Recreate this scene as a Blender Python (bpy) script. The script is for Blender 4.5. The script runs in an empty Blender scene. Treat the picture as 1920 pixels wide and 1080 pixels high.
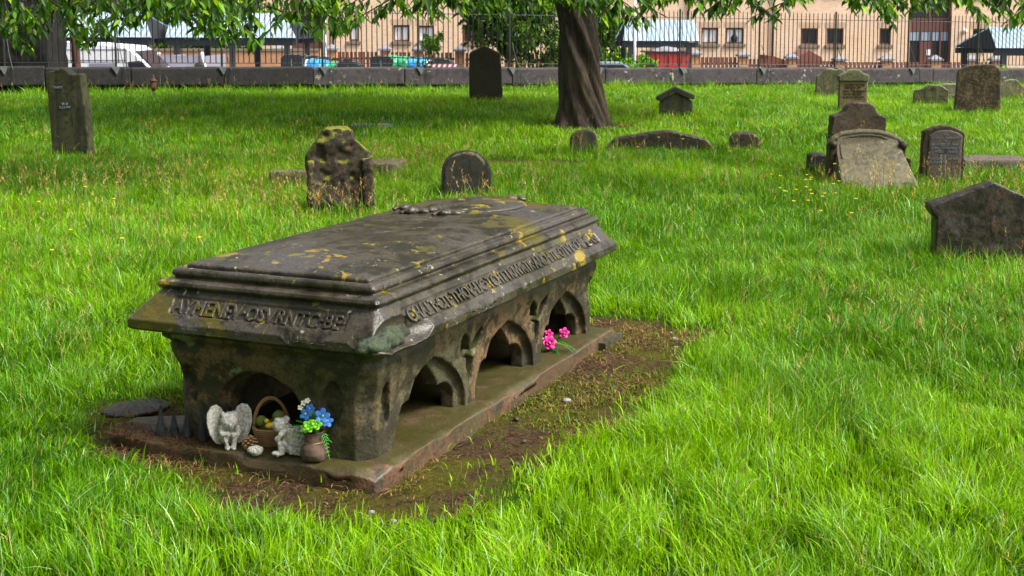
import bpy, bmesh, math, random
import numpy as np
from mathutils import Vector, Matrix, Euler
random.seed(7); rng = np.random.default_rng(7)
R = math.radians
sc = bpy.context.scene; C = sc.collection

# ---------------------------------------------------------------- camera, sky, sun, exposure
F = 2395.0; YH = 41.5; CY = 296.4; EYE = 1.6          # pixels of a 1920 wide picture; metres
PITCH = math.atan((CY - YH) / F)
cam_d = bpy.data.cameras.new('camera'); cam = bpy.data.objects.new('camera', cam_d); C.objects.link(cam)
cam.location = (0, 0, EYE); cam.rotation_euler = (R(90) - PITCH, 0, 0)
cam_d.sensor_width = 36; cam_d.lens = 36 * F / 1920; cam_d.shift_y = -(540 - CY) / 1920
cam_d.clip_start = 0.05; cam_d.clip_end = 2000
cam_d.dof.use_dof = True; cam_d.dof.focus_distance = 4.9; cam_d.dof.aperture_fstop = 14
sc.camera = cam
SUN_EL = R(50); SUN_DIR = Vector((0.93, -0.36, 0)).normalized() * math.cos(SUN_EL) + Vector((0, 0, math.sin(SUN_EL)))
w = bpy.data.worlds.new('World'); sc.world = w; w.use_nodes = True
nt = w.node_tree; bg = nt.nodes['Background']; sky = nt.nodes.new('ShaderNodeTexSky')
sky.sky_type = 'NISHITA'; sky.sun_disc = False; sky.sun_elevation = SUN_EL
sky.sun_rotation = math.atan2(SUN_DIR.x, SUN_DIR.y); sky.air_density = 1.0; sky.dust_density = 4.0; sky.ozone_density = 0.6
hsv = nt.nodes.new('ShaderNodeHueSaturation'); hsv.inputs['Saturation'].default_value = .35   # thin cloud
nt.links.new(sky.outputs[0], hsv.inputs['Color']); nt.links.new(hsv.outputs[0], bg.inputs[0]); bg.inputs[1].default_value = 0.115
sl = bpy.data.lights.new('sun', 'SUN'); sl.energy = 2.2; sl.angle = R(17); sl.color = (1, 0.955, 0.88)
sun = bpy.data.objects.new('sun', sl); C.objects.link(sun); sun.rotation_euler = SUN_DIR.to_track_quat('Z', 'Y').to_euler(); sun.location = (8, -5, 12)
sc.view_settings.view_transform = 'Standard'; sc.view_settings.look = 'None'; sc.view_settings.gamma = 1
sc.view_settings.exposure = 1.4
sc.cycles.max_bounces = 6; sc.cycles.transparent_max_bounces = 8

# ---------------------------------------------------------------- measuring helpers
def ray(px, py):
    a = (px - 960) / F; b = -(py - CY) / F; c, s = math.cos(PITCH), math.sin(PITCH)
    return np.array([a, c + b * s, -s + b * c])
def G(px, py, z=0.0):
    r = ray(px, py); k = (z - EYE) / r[2]; return r * k + np.array([0, 0, EYE])
def at(px, py, Y):
    r = ray(px, py); k = Y / r[1]; return r * k + np.array([0, 0, EYE])

def _h(i, j, k, s):
    n = (i * 374761393 + j * 668265263 + k * 1274126177 + s * 974711) & 0x7fffffff
    n = ((n ^ (n >> 13)) * 1103515245) & 0x7fffffff
    return ((n ^ (n >> 16)) & 0xffff) / 65535.0
def noise(p, scale=1.0, seed=0):
    p = np.asarray(p, float) * scale + 100.0
    i = np.floor(p).astype(np.int64); f = p - i; f = f * f * (3 - 2 * f); o = 0
    for a in (0, 1):
        for b in (0, 1):
            for c in (0, 1):
                wt = (f[:, 0] if a else 1 - f[:, 0]) * (f[:, 1] if b else 1 - f[:, 1]) * (f[:, 2] if c else 1 - f[:, 2])
                o = o + wt * _h(i[:, 0] + a, i[:, 1] + b, i[:, 2] + c, seed)
    return o * 2 - 1
def fbm(p, scale=1.0, oct=4, seed=0):
    o = 0; a = 1.0; t = 0
    for k in range(oct):
        o = o + a * noise(p, scale * 2 ** k, seed + k * 17); t += a; a *= .5
    return o / t
def xy3(x, y): return np.stack([x, y, np.zeros_like(x)], 1)

def terrain(x, y):
    x = np.asarray(x, float); y = np.asarray(y, float)
    t = np.clip((y - 13) / 12, 0, 1); t = t * t * (3 - 2 * t)
    return .2 * np.clip((11.5 - x) / 19.1, -.3, 1.4) * t + .025 * noise(xy3(x.ravel() + 7, y.ravel()), .5).reshape(x.shape) * np.clip((np.hypot(x - .3, y - 5.3) - 1.5) / 2, 0, 1)
def tz(x, y): return float(terrain(np.array([x]), np.array([y]))[0])

# ---------------------------------------------------------------- object helpers
def tag(o, label=None, cat=None, group=None, kind=None):
    if label: o['label'] = label
    if cat: o['category'] = cat
    if group: o['group'] = group
    if kind: o['kind'] = kind
    return o
def link(name, me, parent=None, mats=()):
    o = bpy.data.objects.new(name, me); C.objects.link(o)
    if parent: o.parent = parent
    if me is not None:
        for m in mats: me.materials.append(m)
    return o
def thing(name, label, cat, loc=(0, 0, 0), rz=0, group=None):
    o = bpy.data.objects.new(name, None); C.objects.link(o); o.location = loc; o.rotation_euler = (0, 0, rz); o.empty_display_size = .1
    return tag(o, label, cat, group)
def mesh_np(name, V, T, col=None, attr=None, smooth=True, mat_idx=None):
    me = bpy.data.meshes.new(name); n = T.shape[1]
    me.vertices.add(len(V)); me.vertices.foreach_set('co', np.ascontiguousarray(V, np.float32).ravel())
    me.loops.add(T.size); me.loops.foreach_set('vertex_index', T.astype(np.int32).ravel())
    me.polygons.add(len(T)); me.polygons.foreach_set('loop_start', np.arange(0, T.size, n, dtype=np.int32))
    me.polygons.foreach_set('loop_total', np.full(len(T), n, np.int32))
    if smooth: me.polygons.foreach_set('use_smooth', np.ones(len(T), bool))
    if mat_idx is not None: me.polygons.foreach_set('material_index', mat_idx.astype(np.int32))
    if col is not None:
        a = me.attributes.new('Col', 'FLOAT_COLOR', 'POINT')
        a.data.foreach_set('color', np.concatenate([col, np.ones((len(col), 1))], 1).astype(np.float32).ravel())
    me.update(calc_edges=True); return me
class B:
    """collects simple solids and builds one mesh"""
    def __init__(s): s.bm = bmesh.new()
    def box(s, x0, x1, y0, y1, z0, z1, M=None, bev=0):
        r = bmesh.ops.create_cube(s.bm, size=1); vs = r['verts']
        for v in vs: v.co = Vector(((x0 + x1) / 2 + v.co.x * (x1 - x0), (y0 + y1) / 2 + v.co.y * (y1 - y0), (z0 + z1) / 2 + v.co.z * (z1 - z0)))
        if M is not None:
            for v in vs: v.co = M @ v.co
        if bev:
            es = list({e for v in vs for e in v.link_edges}); bmesh.ops.bevel(s.bm, geom=es, offset=bev, segments=2, affect='EDGES')
        return s
    def prism(s, pts, y0, y1, M=None, sl=None):
        """outline pts (x,z) extruded from y0 (front) to y1; sl(x,z)->front y"""
        f = [s.bm.verts.new((x, (sl(x, z) if sl else y0), z)) for x, z in pts]; b = [s.bm.verts.new((x, y1, z)) for x, z in pts]
        if M is not None:
            for v in f + b: v.co = M @ v.co
        s.bm.faces.new(f); s.bm.faces.new(b[::-1]); n = len(pts)
        for i in range(n): s.bm.faces.new((f[i], b[i], b[(i + 1) % n], f[(i + 1) % n]))
        return s
    def tube(s, pts, r, n=8, r2=None):
        pts = [Vector(p) for p in pts]; rings = []
        for i, p in enumerate(pts):
            d = (pts[min(i + 1, len(pts) - 1)] - pts[max(i - 1, 0)]).normalized()
            q = d.to_track_quat('Z', 'Y'); rr = r if r2 is None else r + (r2 - r) * i / (len(pts) - 1)
            rings.append([s.bm.verts.new(p + q @ Vector((rr * math.cos(2 * math.pi * k / n), rr * math.sin(2 * math.pi * k / n), 0))) for k in range(n)])
        for a, b in zip(rings, rings[1:]):
            for k in range(n): s.bm.faces.new((a[k], a[(k + 1) % n], b[(k + 1) % n], b[k]))
        s.bm.faces.new(rings[0][::-1]); s.bm.faces.new(rings[-1]); return s
    def ball(s, c, r, sub=2, M=None):
        if not hasattr(r, '__len__'): r = (r, r, r)
        q = bmesh.ops.create_icosphere(s.bm, subdivisions=sub, radius=1)
        for v in q['verts']:
            v.co = Vector((v.co.x * r[0], v.co.y * r[1], v.co.z * r[2]))
            if M is not None: v.co = M @ v.co
            v.co += Vector(c)
        return s
    def lathe(s, prof, n=16, c=(0, 0, 0)):
        rings = [[s.bm.verts.new((c[0] + r * math.cos(2 * math.pi * k / n), c[1] + r * math.sin(2 * math.pi * k / n), c[2] + z)) for k in range(n)] for r, z in prof]
        for a, b in zip(rings, rings[1:]):
            for k in range(n): s.bm.faces.new((a[k], a[(k + 1) % n], b[(k + 1) % n], b[k]))
        s.bm.faces.new(rings[0][::-1]); s.bm.faces.new(rings[-1]); return s
    def build(s, name, mat, parent=None, smooth=False):
        bmesh.ops.recalc_face_normals(s.bm, faces=s.bm.faces); me = bpy.data.meshes.new(name); s.bm.to_mesh(me); s.bm.free()
        if smooth:
            for p in me.polygons: p.use_smooth = True
        return link(name, me, parent, mat if isinstance(mat, (list, tuple)) else [mat])
def temp(b):
    bmesh.ops.recalc_face_normals(b.bm, faces=b.bm.faces); me = bpy.data.meshes.new('t'); b.bm.to_mesh(me); b.bm.free()
    o = bpy.data.objects.new('t', me); C.objects.link(o); return o
def bake(o, mods):
    """apply modifiers (boolean cuts, voxel remesh) to the mesh of o"""
    for kind, kw in mods:
        m = o.modifiers.new('m', kind)
        for k, v in kw.items(): setattr(m, k, v)
    par = o.parent; o.parent = None; dg = bpy.context.evaluated_depsgraph_get(); dg.update()
    me = bpy.data.meshes.new_from_object(o.evaluated_get(dg)); o.modifiers.clear(); o.parent = par
    old = o.data; o.data = me
    for i, m in enumerate(old.materials):
        if i >= len(me.materials): me.materials.append(m)
    return o
def erode(o, voxel, amp, freq, seed=0, cuts=(), amp2=0, freq2=0, extra=None):
    mods = [('BOOLEAN', dict(operation='DIFFERENCE', object=c, solver='EXACT')) for c in cuts] + [('REMESH', dict(mode='VOXEL', voxel_size=voxel, use_smooth_shade=True))]
    bake(o, mods)
    for c in cuts: bpy.data.objects.remove(c)
    me = o.data; n = len(me.vertices); V = np.empty(n * 3, np.float32); me.vertices.foreach_get('co', V); V = V.reshape(-1, 3).astype(float)
    N = np.empty(n * 3, np.float32); me.vertices.foreach_get('normal', N); N = N.reshape(-1, 3)
    d = amp * fbm(V, freq, 4, seed)
    if amp2: d = d - amp2 * np.clip(np.abs(fbm(V, freq2, 3, seed + 5)) * 3 - .6, 0, 1.2)
    if extra is not None: V = extra(V)
    V = V + N * d[:, None]
    me.vertices.foreach_set('co', V.astype(np.float32).ravel()); me.update()
    me.polygons.foreach_set('use_smooth', np.ones(len(me.polygons), bool))
    return o

# ---------------------------------------------------------------- materials
def lin(r, g, b): return tuple(((v / 255 + .055) / 1.055) ** 2.4 if v > 10 else v / 255 / 12.92 for v in (r, g, b)) + (1,)
class NT:
    def __init__(s, name):
        s.m = bpy.data.materials.new(name); s.m.use_nodes = True; s.t = s.m.node_tree; s.n = s.t.nodes; s.l = s.t.links
        s.b = s.n['Principled BSDF']; s.out = s.n['Material Output']
        s.tc = s.n.new('ShaderNodeTexCoord')
    def co(s, scale=(1, 1, 1), kind='Object', rot=(0, 0, 0)):
        mp = s.n.new('ShaderNodeMapping'); mp.inputs['Scale'].default_value = scale; mp.inputs['Rotation'].default_value = rot
        s.l.new(s.tc.outputs[kind], mp.inputs[0]); return mp.outputs[0]
    def noise(s, vec, scale, detail=6, rough=.6, dist=0):
        n = s.n.new('ShaderNodeTexNoise'); n.inputs['Scale'].default_value = scale; n.inputs['Detail'].default_value = detail
        n.inputs['Roughness'].default_value = rough; n.inputs['Distortion'].default_value = dist; s.l.new(vec, n.inputs['Vector']); return n.outputs['Fac']
    def vor(s, vec, scale, feature='F1', out='Distance', rnd=1):
        n = s.n.new('ShaderNodeTexVoronoi'); n.feature = feature; n.inputs['Scale'].default_value = scale; n.inputs['Randomness'].default_value = rnd; s.l.new(vec, n.inputs['Vector']); return n.outputs[out]
    def ramp(s, fac, *stops, interp='LINEAR'):
        r = s.n.new('ShaderNodeValToRGB'); r.color_ramp.interpolation = interp; e = r.color_ramp.elements
        while len(e) < len(stops): e.new(.5)
        for k, (p, c) in enumerate(stops):
            e[k].position = p; e[k].color = c if hasattr(c, '__len__') else (c, c, c, 1)
        s.l.new(fac, r.inputs[0]); return r.outputs[0]
    def mix(s, fac, a, b, mode='MIX'):
        m = s.n.new('ShaderNodeMixRGB'); m.blend_type = mode
        for i, v in enumerate((fac, a, b)):
            if hasattr(v, 'links'): s.l.new(v, m.inputs[i])
            else: m.inputs[i].default_value = v if i else float(v)
        return m.outputs[0]
    def math(s, op, a, b=0.0):
        m = s.n.new('ShaderNodeMath'); m.operation = op
        for i, v in enumerate((a, b)):
            if hasattr(v, 'links'): s.l.new(v, m.inputs[i])
            else: m.inputs[i].default_value = v
        return m.outputs[0]
    def bump(s, h, strength, dist):
        b = s.n.new('ShaderNodeBump'); b.inputs['Strength'].default_value = strength; b.inputs['Distance'].default_value = dist
        s.l.new(h, b.inputs['Height'])
        s.l.new(b.outputs[0], s.b.inputs['Normal']); return b
    def set(s, name, v):
        if hasattr(v, 'links'): s.l.new(v, s.b.inputs[name])
        else: s.b.inputs[name].default_value = v
    def up(s):
        g = s.n.new('ShaderNodeNewGeometry'); x = s.n.new('ShaderNodeSeparateXYZ'); s.l.new(g.outputs['Normal'], x.inputs[0]); return x.outputs['Z']
def plain(name, col, rough=.6, metal=0, spec=.5, emis=None):
    t = NT(name); v = t.noise(t.co(), 9, 4)
    t.set('Base Color', t.mix(t.ramp(v, (.3, 0), (.75, .35)), col, tuple(c * .6 for c in col[:3]) + (1,))); t.set('Roughness', rough); t.set('Metallic', metal); t.set('Specular IOR Level', spec)
    if emis: t.set('Emission Color', emis); t.set('Emission Strength', .6)
    return t.m
def stone(name, a, b, dark, lichens=(), scale=1.0, moss=None, moss_amt=.0, rough=.55, streak=0.0, bump=.6, red=None, dark_amt=.5):
    """weathered stone: two body colours, dark crust, lichen patches (colour, scale, threshold), moss"""
    t = NT(name); c = t.co(); n1 = t.noise(c, 2.2 * scale, 8, .62, .3); n2 = t.noise(c, 11 * scale, 6, .65); n3 = t.noise(c, 90, 3, .6)
    col = t.mix(t.ramp(n1, (.38, 0), (.62, 1)), a, b)
    if red: col = t.mix(t.ramp(t.noise(c, 1.3 * scale, 5, .6, .8), (.5, 0), (.62, .85)), col, red)
    if streak: s_ = t.noise(t.co((9 * scale, 9 * scale, .8)), 1.3, 6, .6); col = t.mix(t.ramp(s_, (.45, 0), (.62, streak)), col, dark)
    col = t.mix(t.ramp(t.math('ADD', t.math('MULTIPLY', n2, .6), t.math('MULTIPLY', n1, .4)), (.37 + .13 * dark_amt, .9), (.43 + .13 * dark_amt, 0)), col, dark)
    col = t.mix(t.ramp(n3, (.35, .55), (.6, 0)), col, tuple(x * .45 for x in dark[:3]) + (1,))
    if moss:
        mu = t.math('ADD', t.math('MULTIPLY', t.up(), .4), t.math('SUBTRACT', t.math('MULTIPLY', t.noise(c, 3.5 * scale, 8, .75), 1.5), .25)); col = t.mix(t.ramp(mu, (1.0 - moss_amt, 0), (1.13 - moss_amt, .95)), col, t.mix(n3, moss, tuple(x * .35 for x in moss[:3]) + (1,)))
    for lc, ls, th in lichens:
        lf = t.math('ADD', t.math('MULTIPLY', t.noise(c, ls, 5, .65, .4), .75), t.math('MULTIPLY', t.noise(c, ls * .18, 3), .25))
        col = t.mix(t.ramp(lf, (th, 0), (th + .025, .85)), col, t.mix(n2, lc, tuple(x * .6 for x in lc[:3]) + (1,)))
    t.set('Base Color', col); t.set('Roughness', t.ramp(n2, (.3, max(.28, rough - .12)), (.7, rough + .18)))
    hgt = t.math('ADD', t.math('MULTIPLY', n2, .7), t.math('MULTIPLY', n3, .3)); t.bump(hgt, bump, .012); t.set('Specular IOR Level', .4)
    return t.m
YEL = (.38, .27, .02, 1); PALE = (.40, .41, .30, 1); GREY = (.33, .34, .33, 1); MOSS = (.10, .12, .012, 1)
M = {}
M['lid'] = stone('wet_lid_stone', (.045, .036, .012, 1), (.066, .056, .050, 1), (.016, .013, .006, 1), (((.31, .22, .018, 1), 6.5, .592), ((.20, .16, .012, 1), 13, .60), (PALE, 30, .625), ((.26, .27, .17, 1), 10, .635), ((.085, .07, .008, 1), 3.2, .56)), rough=.30, scale=.9, bump=.6, dark_amt=.55)
M['lidside'] = M['lid']
M['body'] = stone('chest_stone', (.120, .088, .038, 1), (.066, .064, .030, 1), (.022, .020, .010, 1), ((PALE, 34, .68), ((.20, .22, .14, 1), 5, .64)), rough=.65, scale=1.3, red=(.17, .095, .042, 1), moss=(.07, .085, .010, 1), moss_amt=.33, bump=.7, dark_amt=.75)
M['plinth'] = stone('red_plinth_stone', (.14, .068, .038, 1), (.085, .062, .030, 1), (.05, .045, .028, 1), (((.34, .22, .14, 1), 9, .66),), rough=.5, moss=(.065, .058, .012, 1), moss_amt=.28, bump=.6, dark_amt=.5)
M['nearstone'] = stone('near_dark_stone', (.055, .036, .018, 1), (.032, .026, .018, 1), (.012, .011, .008, 1), (((.14, .12, .05, 1), 7, .70),), rough=.45, scale=2, red=(.11, .045, .015, 1), dark_amt=.7)
M['mossy'] = stone('mossy_stone', (.085, .052, .026, 1), (.045, .034, .018, 1), (.012, .011, .006, 1), (((.35, .36, .27, 1), 14, .68),), moss=(.19, .20, .004, 1), moss_amt=.38, rough=.8, bump=.9, scale=2, dark_amt=.8)
M['olive'] = stone('olive_streaked_stone', (.10, .10, .035, 1), (.065, .06, .028, 1), (.026, .024, .015, 1), (((.26, .27, .16, 1), 22, .66),), streak=.8, rough=.6, scale=1.5)
M['black'] = stone('blackened_stone', (.035, .028, .018, 1), (.022, .02, .014, 1), (.012, .012, .01, 1), (((.25, .2, .09, 1), 6, .69),), rough=.6, scale=2)
M['dbrown'] = stone('dark_brown_stone', (.045, .032, .014, 1), (.028, .026, .012, 1), (.015, .015, .01, 1), (), rough=.65, scale=1)
M['brown'] = stone('brown_stone', (.21, .12, .055, 1), (.15, .10, .05, 1), (.03, .026, .014, 1), (((.36, .33, .2, 1), 30, .70),), rough=.8, scale=2.2, dark_amt=.95, bump=1)
M['gpale'] = stone('pale_green_stone', (.20, .18, .08, 1), (.14, .14, .07, 1), (.05, .05, .03, 1), (((.34, .36, .24, 1), 12, .64),), streak=.4, rough=.8, scale=2, moss=(.25, .27, .18, 1), moss_amt=.22)
M['tan'] = stone('tan_inscribed_stone', (.25, .17, .075, 1), (.19, .135, .06, 1), (.05, .045, .025, 1), (), rough=.8, scale=2)
M['rust'] = stone('reddish_dark_stone', (.095, .050, .018, 1), (.046, .032, .014, 1), (.017, .014, .008, 1), (((.36, .36, .28, 1), 11, .72),), rough=.6, scale=2.5, dark_amt=.7)
M['slate'] = stone('purple_grey_stone', (.14, .105, .07, 1), (.10, .078, .062, 1), (.04, .034, .026, 1), (), rough=.7, scale=2)
M['slab'] = stone('lichen_slab_stone', (.19, .165, .085, 1), (.15, .13, .07, 1), (.06, .055, .04, 1), (((.33, .30, .13, 1), 16, .60),), rough=.7, scale=2)
M['coping'] = stone('coping_stone', (.080, .066, .072, 1), (.060, .051, .057, 1), (.03, .027, .026, 1), (((.46, .43, .28, 1), 7, .61), ((.36, .35, .28, 1), 22, .64)), rough=.8, scale=1, dark_amt=.5, bump=.8)
M['copingdark'] = stone('sooty_coping_stone', (.045, .039, .038, 1), (.030, .027, .027, 1), (.012, .011, .010, 1), (((.26, .22, .12, 1), 17, .63),), rough=.85, scale=2.4, dark_amt=.8, bump=1)
M['rubble'] = stone('rubble_stone', (.022, .018, .008, 1), (.011, .012, .005, 1), (.004, .004, .003, 1), (((.07, .07, .03, 1), 9, .66),), rough=.9, scale=1.5, dark_amt=1.1, bump=1)  # albedo also lowered to paint tree shadow on the pier; wall base shares it
M['angel'] = stone('cast_angel_stone', (.66, .64, .58, 1), (.55, .53, .46, 1), (.2, .18, .14, 1), (), rough=.8, scale=14, bump=.2, dark_amt=.25)
M['iron'] = plain('black_iron', (.012, .013, .013, 1), .5, .3)
M['ironpost'] = plain('green_black_post', (.018, .024, .016, 1), .6)
M['steel'] = plain('galvanised_plate', (.15, .17, .17, 1), .5, .4)
M['rustmetal'] = plain('rusty_metal', (.09, .035, .015, 1), .8)
M['white'] = plain('white_paint', (.78, .78, .82, 1), .3)
M['lilac'] = plain('grey_lilac_panel', (.24, .23, .28, 1), .5)
M['rubber'] = plain('tyre_rubber', (.02, .02, .02, 1), .7)
M['darkwin'] = plain('dark_glass', (.03, .03, .035, 1), .12)
M['curtain'] = plain('white_curtain', (.86, .88, .9, 1), .8)
M['frame'] = plain('brown_window_frame', (.13, .05, .035, 1), .5)
M['sill'] = plain('stone_sill', (.20, .165, .12, 1), .8)
M['lintel'] = plain('pale_lintel', (.52, .36, .24, 1), .8)
M['timber'] = plain('brown_timber', (.17, .055, .03, 1), .8)
M['dtimber'] = plain('dark_timber', (.03, .035, .045, 1), .7)
M['cap'] = plain('grey_cap_stone', (.23, .23, .25, 1), .8)
M['red'] = plain('red_paint', (.38, .035, .03, 1), .5)
M['green_bag'] = plain('green_plastic', (.02, .36, .14, 1), .4)
M['blue_bag'] = plain('blue_plastic', (.04, .32, .72, 1), .4)
M['blackplast'] = plain('black_panel', (.02, .022, .025, 1), .5)
M['roofred'] = plain('red_brown_roof', (.20, .07, .055, 1), .8)
M['carblue'] = plain('blue_grey_car_paint', (.28, .36, .44, 1), .25)
M['wicker'] = plain('wicker', (.30, .17, .07, 1), .7)
M['sack'] = plain('brown_sacking', (.10, .065, .045, 1), .9)
M['pink'] = plain('pink_petal', (.62, .01, .24, 1), .5)
M['blue'] = plain('blue_petal', (.03, .19, .62, 1), .5)
M['lime'] = plain('lime_petal', (.22, .62, .03, 1), .5)
M['fern'] = plain('plastic_fern', (.06, .30, .03, 1), .5)
M['yellow'] = plain('yellow_toy', (.75, .55, .02, 1), .5)
M['butter'] = plain('buttercup_petal', (.85, .62, .01, 1), .4)
M['stem'] = plain('green_stem', (.09, .2, .02, 1), .6)
M['grey_brush'] = plain('grey_bristle', (.05, .055, .06, 1), .9)
M['cream'] = plain('cream_petal', (.7, .68, .55, 1), .6)
M['olivetoy'] = plain('olive_leaf', (.16, .2, .03, 1), .7)
M['nearblack'] = plain('dark_void_board', (.02, .02, .02, 1), .9)  # near-black own colour of the vase and the van door seam

def brick_mat(name, c1, c2, mortar, sx=1.0):
    t = NT(name); b = t.n.new('ShaderNodeTexBrick'); b.inputs['Scale'].default_value = 1; b.inputs['Brick Width'].default_value = .225; b.inputs['Row Height'].default_value = .075
    b.inputs['Mortar Size'].default_value = .014; b.inputs['Color1'].default_value = c1; b.inputs['Color2'].default_value = c2; b.inputs['Mortar'].default_value = mortar; b.inputs['Bias'].default_value = -.1
    t.l.new(t.co(rot=(R(90), 0, 0)), b.inputs['Vector']); n = t.noise(t.co(), 1.1, 5)
    t.set('Base Color', t.mix(t.ramp(n, (.3, .0), (.8, .35)), b.outputs['Color'], tuple(x * .75 for x in c2[:3]) + (1,))); t.set('Roughness', .85); return t.m
M['brick'] = brick_mat('tan_brick', (.78, .51, .32, 1), (.64, .38, .22, 1), (.72, .60, .46, 1))
M['obrick'] = brick_mat('orange_brick', (.60, .27, .10, 1), (.48, .20, .08, 1), (.36, .25, .16, 1))

def roof_mat():
    t = NT('pale_blue_sheet_roof'); wv = t.n.new('ShaderNodeTexWave'); wv.inputs['Scale'].default_value = 1.55; wv.bands_direction = 'X'; t.l.new(t.co(), wv.inputs['Vector'])
    t.set('Base Color', t.mix(t.ramp(wv.outputs['Fac'], (.02, 1), (.2, 0)), t.mix(t.noise(t.co(), 1.5), (.56, .72, .82, 1), (.68, .80, .87, 1)), (.26, .40, .48, 1))); t.set('Roughness', .35); t.bump(wv.outputs['Fac'], .6, .04); return t.m
M['blueroof'] = roof_mat()

def foliage_mat(name, rough=.45, trans=.45, spec=.4):
    t = NT(name); a = t.n.new('ShaderNodeAttribute'); a.attribute_name = 'Col'; t.set('Base Color', a.outputs['Color']); t.set('Roughness', rough); t.set('Specular IOR Level', spec)
    tr = t.n.new('ShaderNodeBsdfTranslucent'); hs = t.n.new('ShaderNodeHueSaturation'); hs.inputs['Value'].default_value = 1.25; hs.inputs['Hue'].default_value = .49
    t.l.new(a.outputs['Color'], hs.inputs['Color']); t.l.new(hs.outputs[0], tr.inputs['Color'])
    mx = t.n.new('ShaderNodeMixShader'); mx.inputs[0].default_value = trans; t.l.new(t.b.outputs[0], mx.inputs[1]); t.l.new(tr.outputs[0], mx.inputs[2]); t.l.new(mx.outputs[0], t.out.inputs['Surface']); return t.m
M['grass'] = foliage_mat('grass_blade', .42, .34, .16); M['leaf'] = foliage_mat('tree_leaf', .42, .40, .3); M['dry'] = foliage_mat('dry_straw', .8, .2, .2)

def soil_mat():
    t = NT('soil_and_moss'); c = t.co(kind='Object'); n = t.noise(c, 3, 8, .65, .4); f = t.noise(c, 55, 5, .75, .5); l = t.noise(c, 1.1, 4)
    col = t.mix(t.ramp(f, (.38, 0), (.62, 1)), (.020, .015, .009, 1), (.12, .072, .035, 1)); col = t.mix(t.ramp(n, (.45, 0), (.56, .85)), col, t.mix(f, (.03, .035, .006, 1), (.15, .14, .015, 1)))
    lawn = t.mix(f, (.014, .045, .002, 1), (.045, .12, .004, 1))
    a = t.n.new('ShaderNodeAttribute'); a.attribute_name = 'Col'; col = t.mix(a.outputs['Color'], lawn, col)
    t.set('Base Color', col); t.set('Roughness', .9); t.set('Specular IOR Level', .08); t.bump(f, 1, .03); return t.m
M['soil'] = soil_mat()
def asphalt():
    t = NT('asphalt'); c = t.co(); t.set('Base Color', t.mix(t.noise(c, 40, 5), (.045, .045, .047, 1), (.07, .07, .07, 1))); t.set('Roughness', .8); return t.m
M['asphalt'] = asphalt()
def bark_mat():
    t = NT('twisted_bark'); c = t.co((1, 1, .16)); n = t.noise(c, 9, 8, .7, 1.2); n2 = t.noise(t.co((1, 1, .35)), 30, 5, .7)
    col = t.mix(t.ramp(n, (.36, 0), (.66, 1)), (.008, .006, .004, 1), (.095, .062, .032, 1)); col = t.mix(t.ramp(t.noise(t.co(), 1.6, 4), (.5, 0), (.66, .7)), col, (.022, .016, .014, 1))
    t.set('Base Color', col); t.set('Roughness', .85); t.bump(t.math('ADD', n, t.math('MULTIPLY', n2, .4)), 1, .05); return t.m
M['bark'] = bark_mat()

# ---------------------------------------------------------------- tomb frame (u along its length, v across to the left)
YAW = R(24.789); TO = np.array([-.463, 4.253, 0.0])
Uv = np.array([math.sin(YAW), math.cos(YAW)]); Vv = np.array([-math.cos(YAW), math.sin(YAW)])
def to_uv(x, y): dx = x - TO[0]; dy = y - TO[1]; return dx * Uv[0] + dy * Uv[1], dx * Vv[0] + dy * Vv[1]
def TW(u, v, z=0): p = TO[:2] + u * Uv + v * Vv; return Vector((p[0], p[1], z))
def sd_poly(px, py, poly):
    """signed distance to a polygon, negative inside"""
    d = np.full(px.shape, 1e9); ins = np.zeros(px.shape, bool); n = len(poly)
    for i in range(n):
        ax, ay = poly[i]; bx, by = poly[(i + 1) % n]; ex, ey = bx - ax, by - ay
        t = np.clip(((px - ax) * ex + (py - ay) * ey) / (ex * ex + ey * ey), 0, 1)
        d = np.minimum(d, np.hypot(px - ax - t * ex, py - ay - t * ey))
        c = ((ay > py) != (by > py)) & (px < (bx - ax) * (py - ay) / (by - ay + 1e-12) + ax); ins ^= c
    return np.where(ins, -d, d)
PATCH = [(-.24, .55), (-.30, .1), (-.27, -.20), (-.02, -.33), (.45, -.38), (1.1, -.50), (1.9, -.47), (2.62, -.44), (2.85, -.1), (2.7, .3), (2.45, .9), (2.3, 1.14), (.75, 1.14), (.55, 1.42), (.22, 1.50), (.0, 1.30), (-.13, 1.0)]
TREE = (1.04, 18.95)
def bare(x, y):
    """>0 where no grass grows (metres inside the bare area)"""
    u, v = to_uv(x, y); d = -sd_poly(u, v, PATCH) + .20 * fbm(xy3(x, y), 3.4, 4, 3)
    t = .50 - np.hypot((x - TREE[0]) / 1.3, y - TREE[1]) + .12 * noise(xy3(x, y), 4, 9)
    e = .32 - np.hypot((x - .15) / 2.4, (y - 14.6)) + .1 * noise(xy3(x, y), 4, 11)
    return np.maximum(np.maximum(d, t), e)

# fence line
FA = np.array([-7.6, 25.6]); FB = np.array([11.5, 32.1]); FD = (FB - FA) / np.linalg.norm(FB - FA); FN = np.array([FD[1], -FD[0]])
def FL(s): return FA + FD * s
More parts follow.
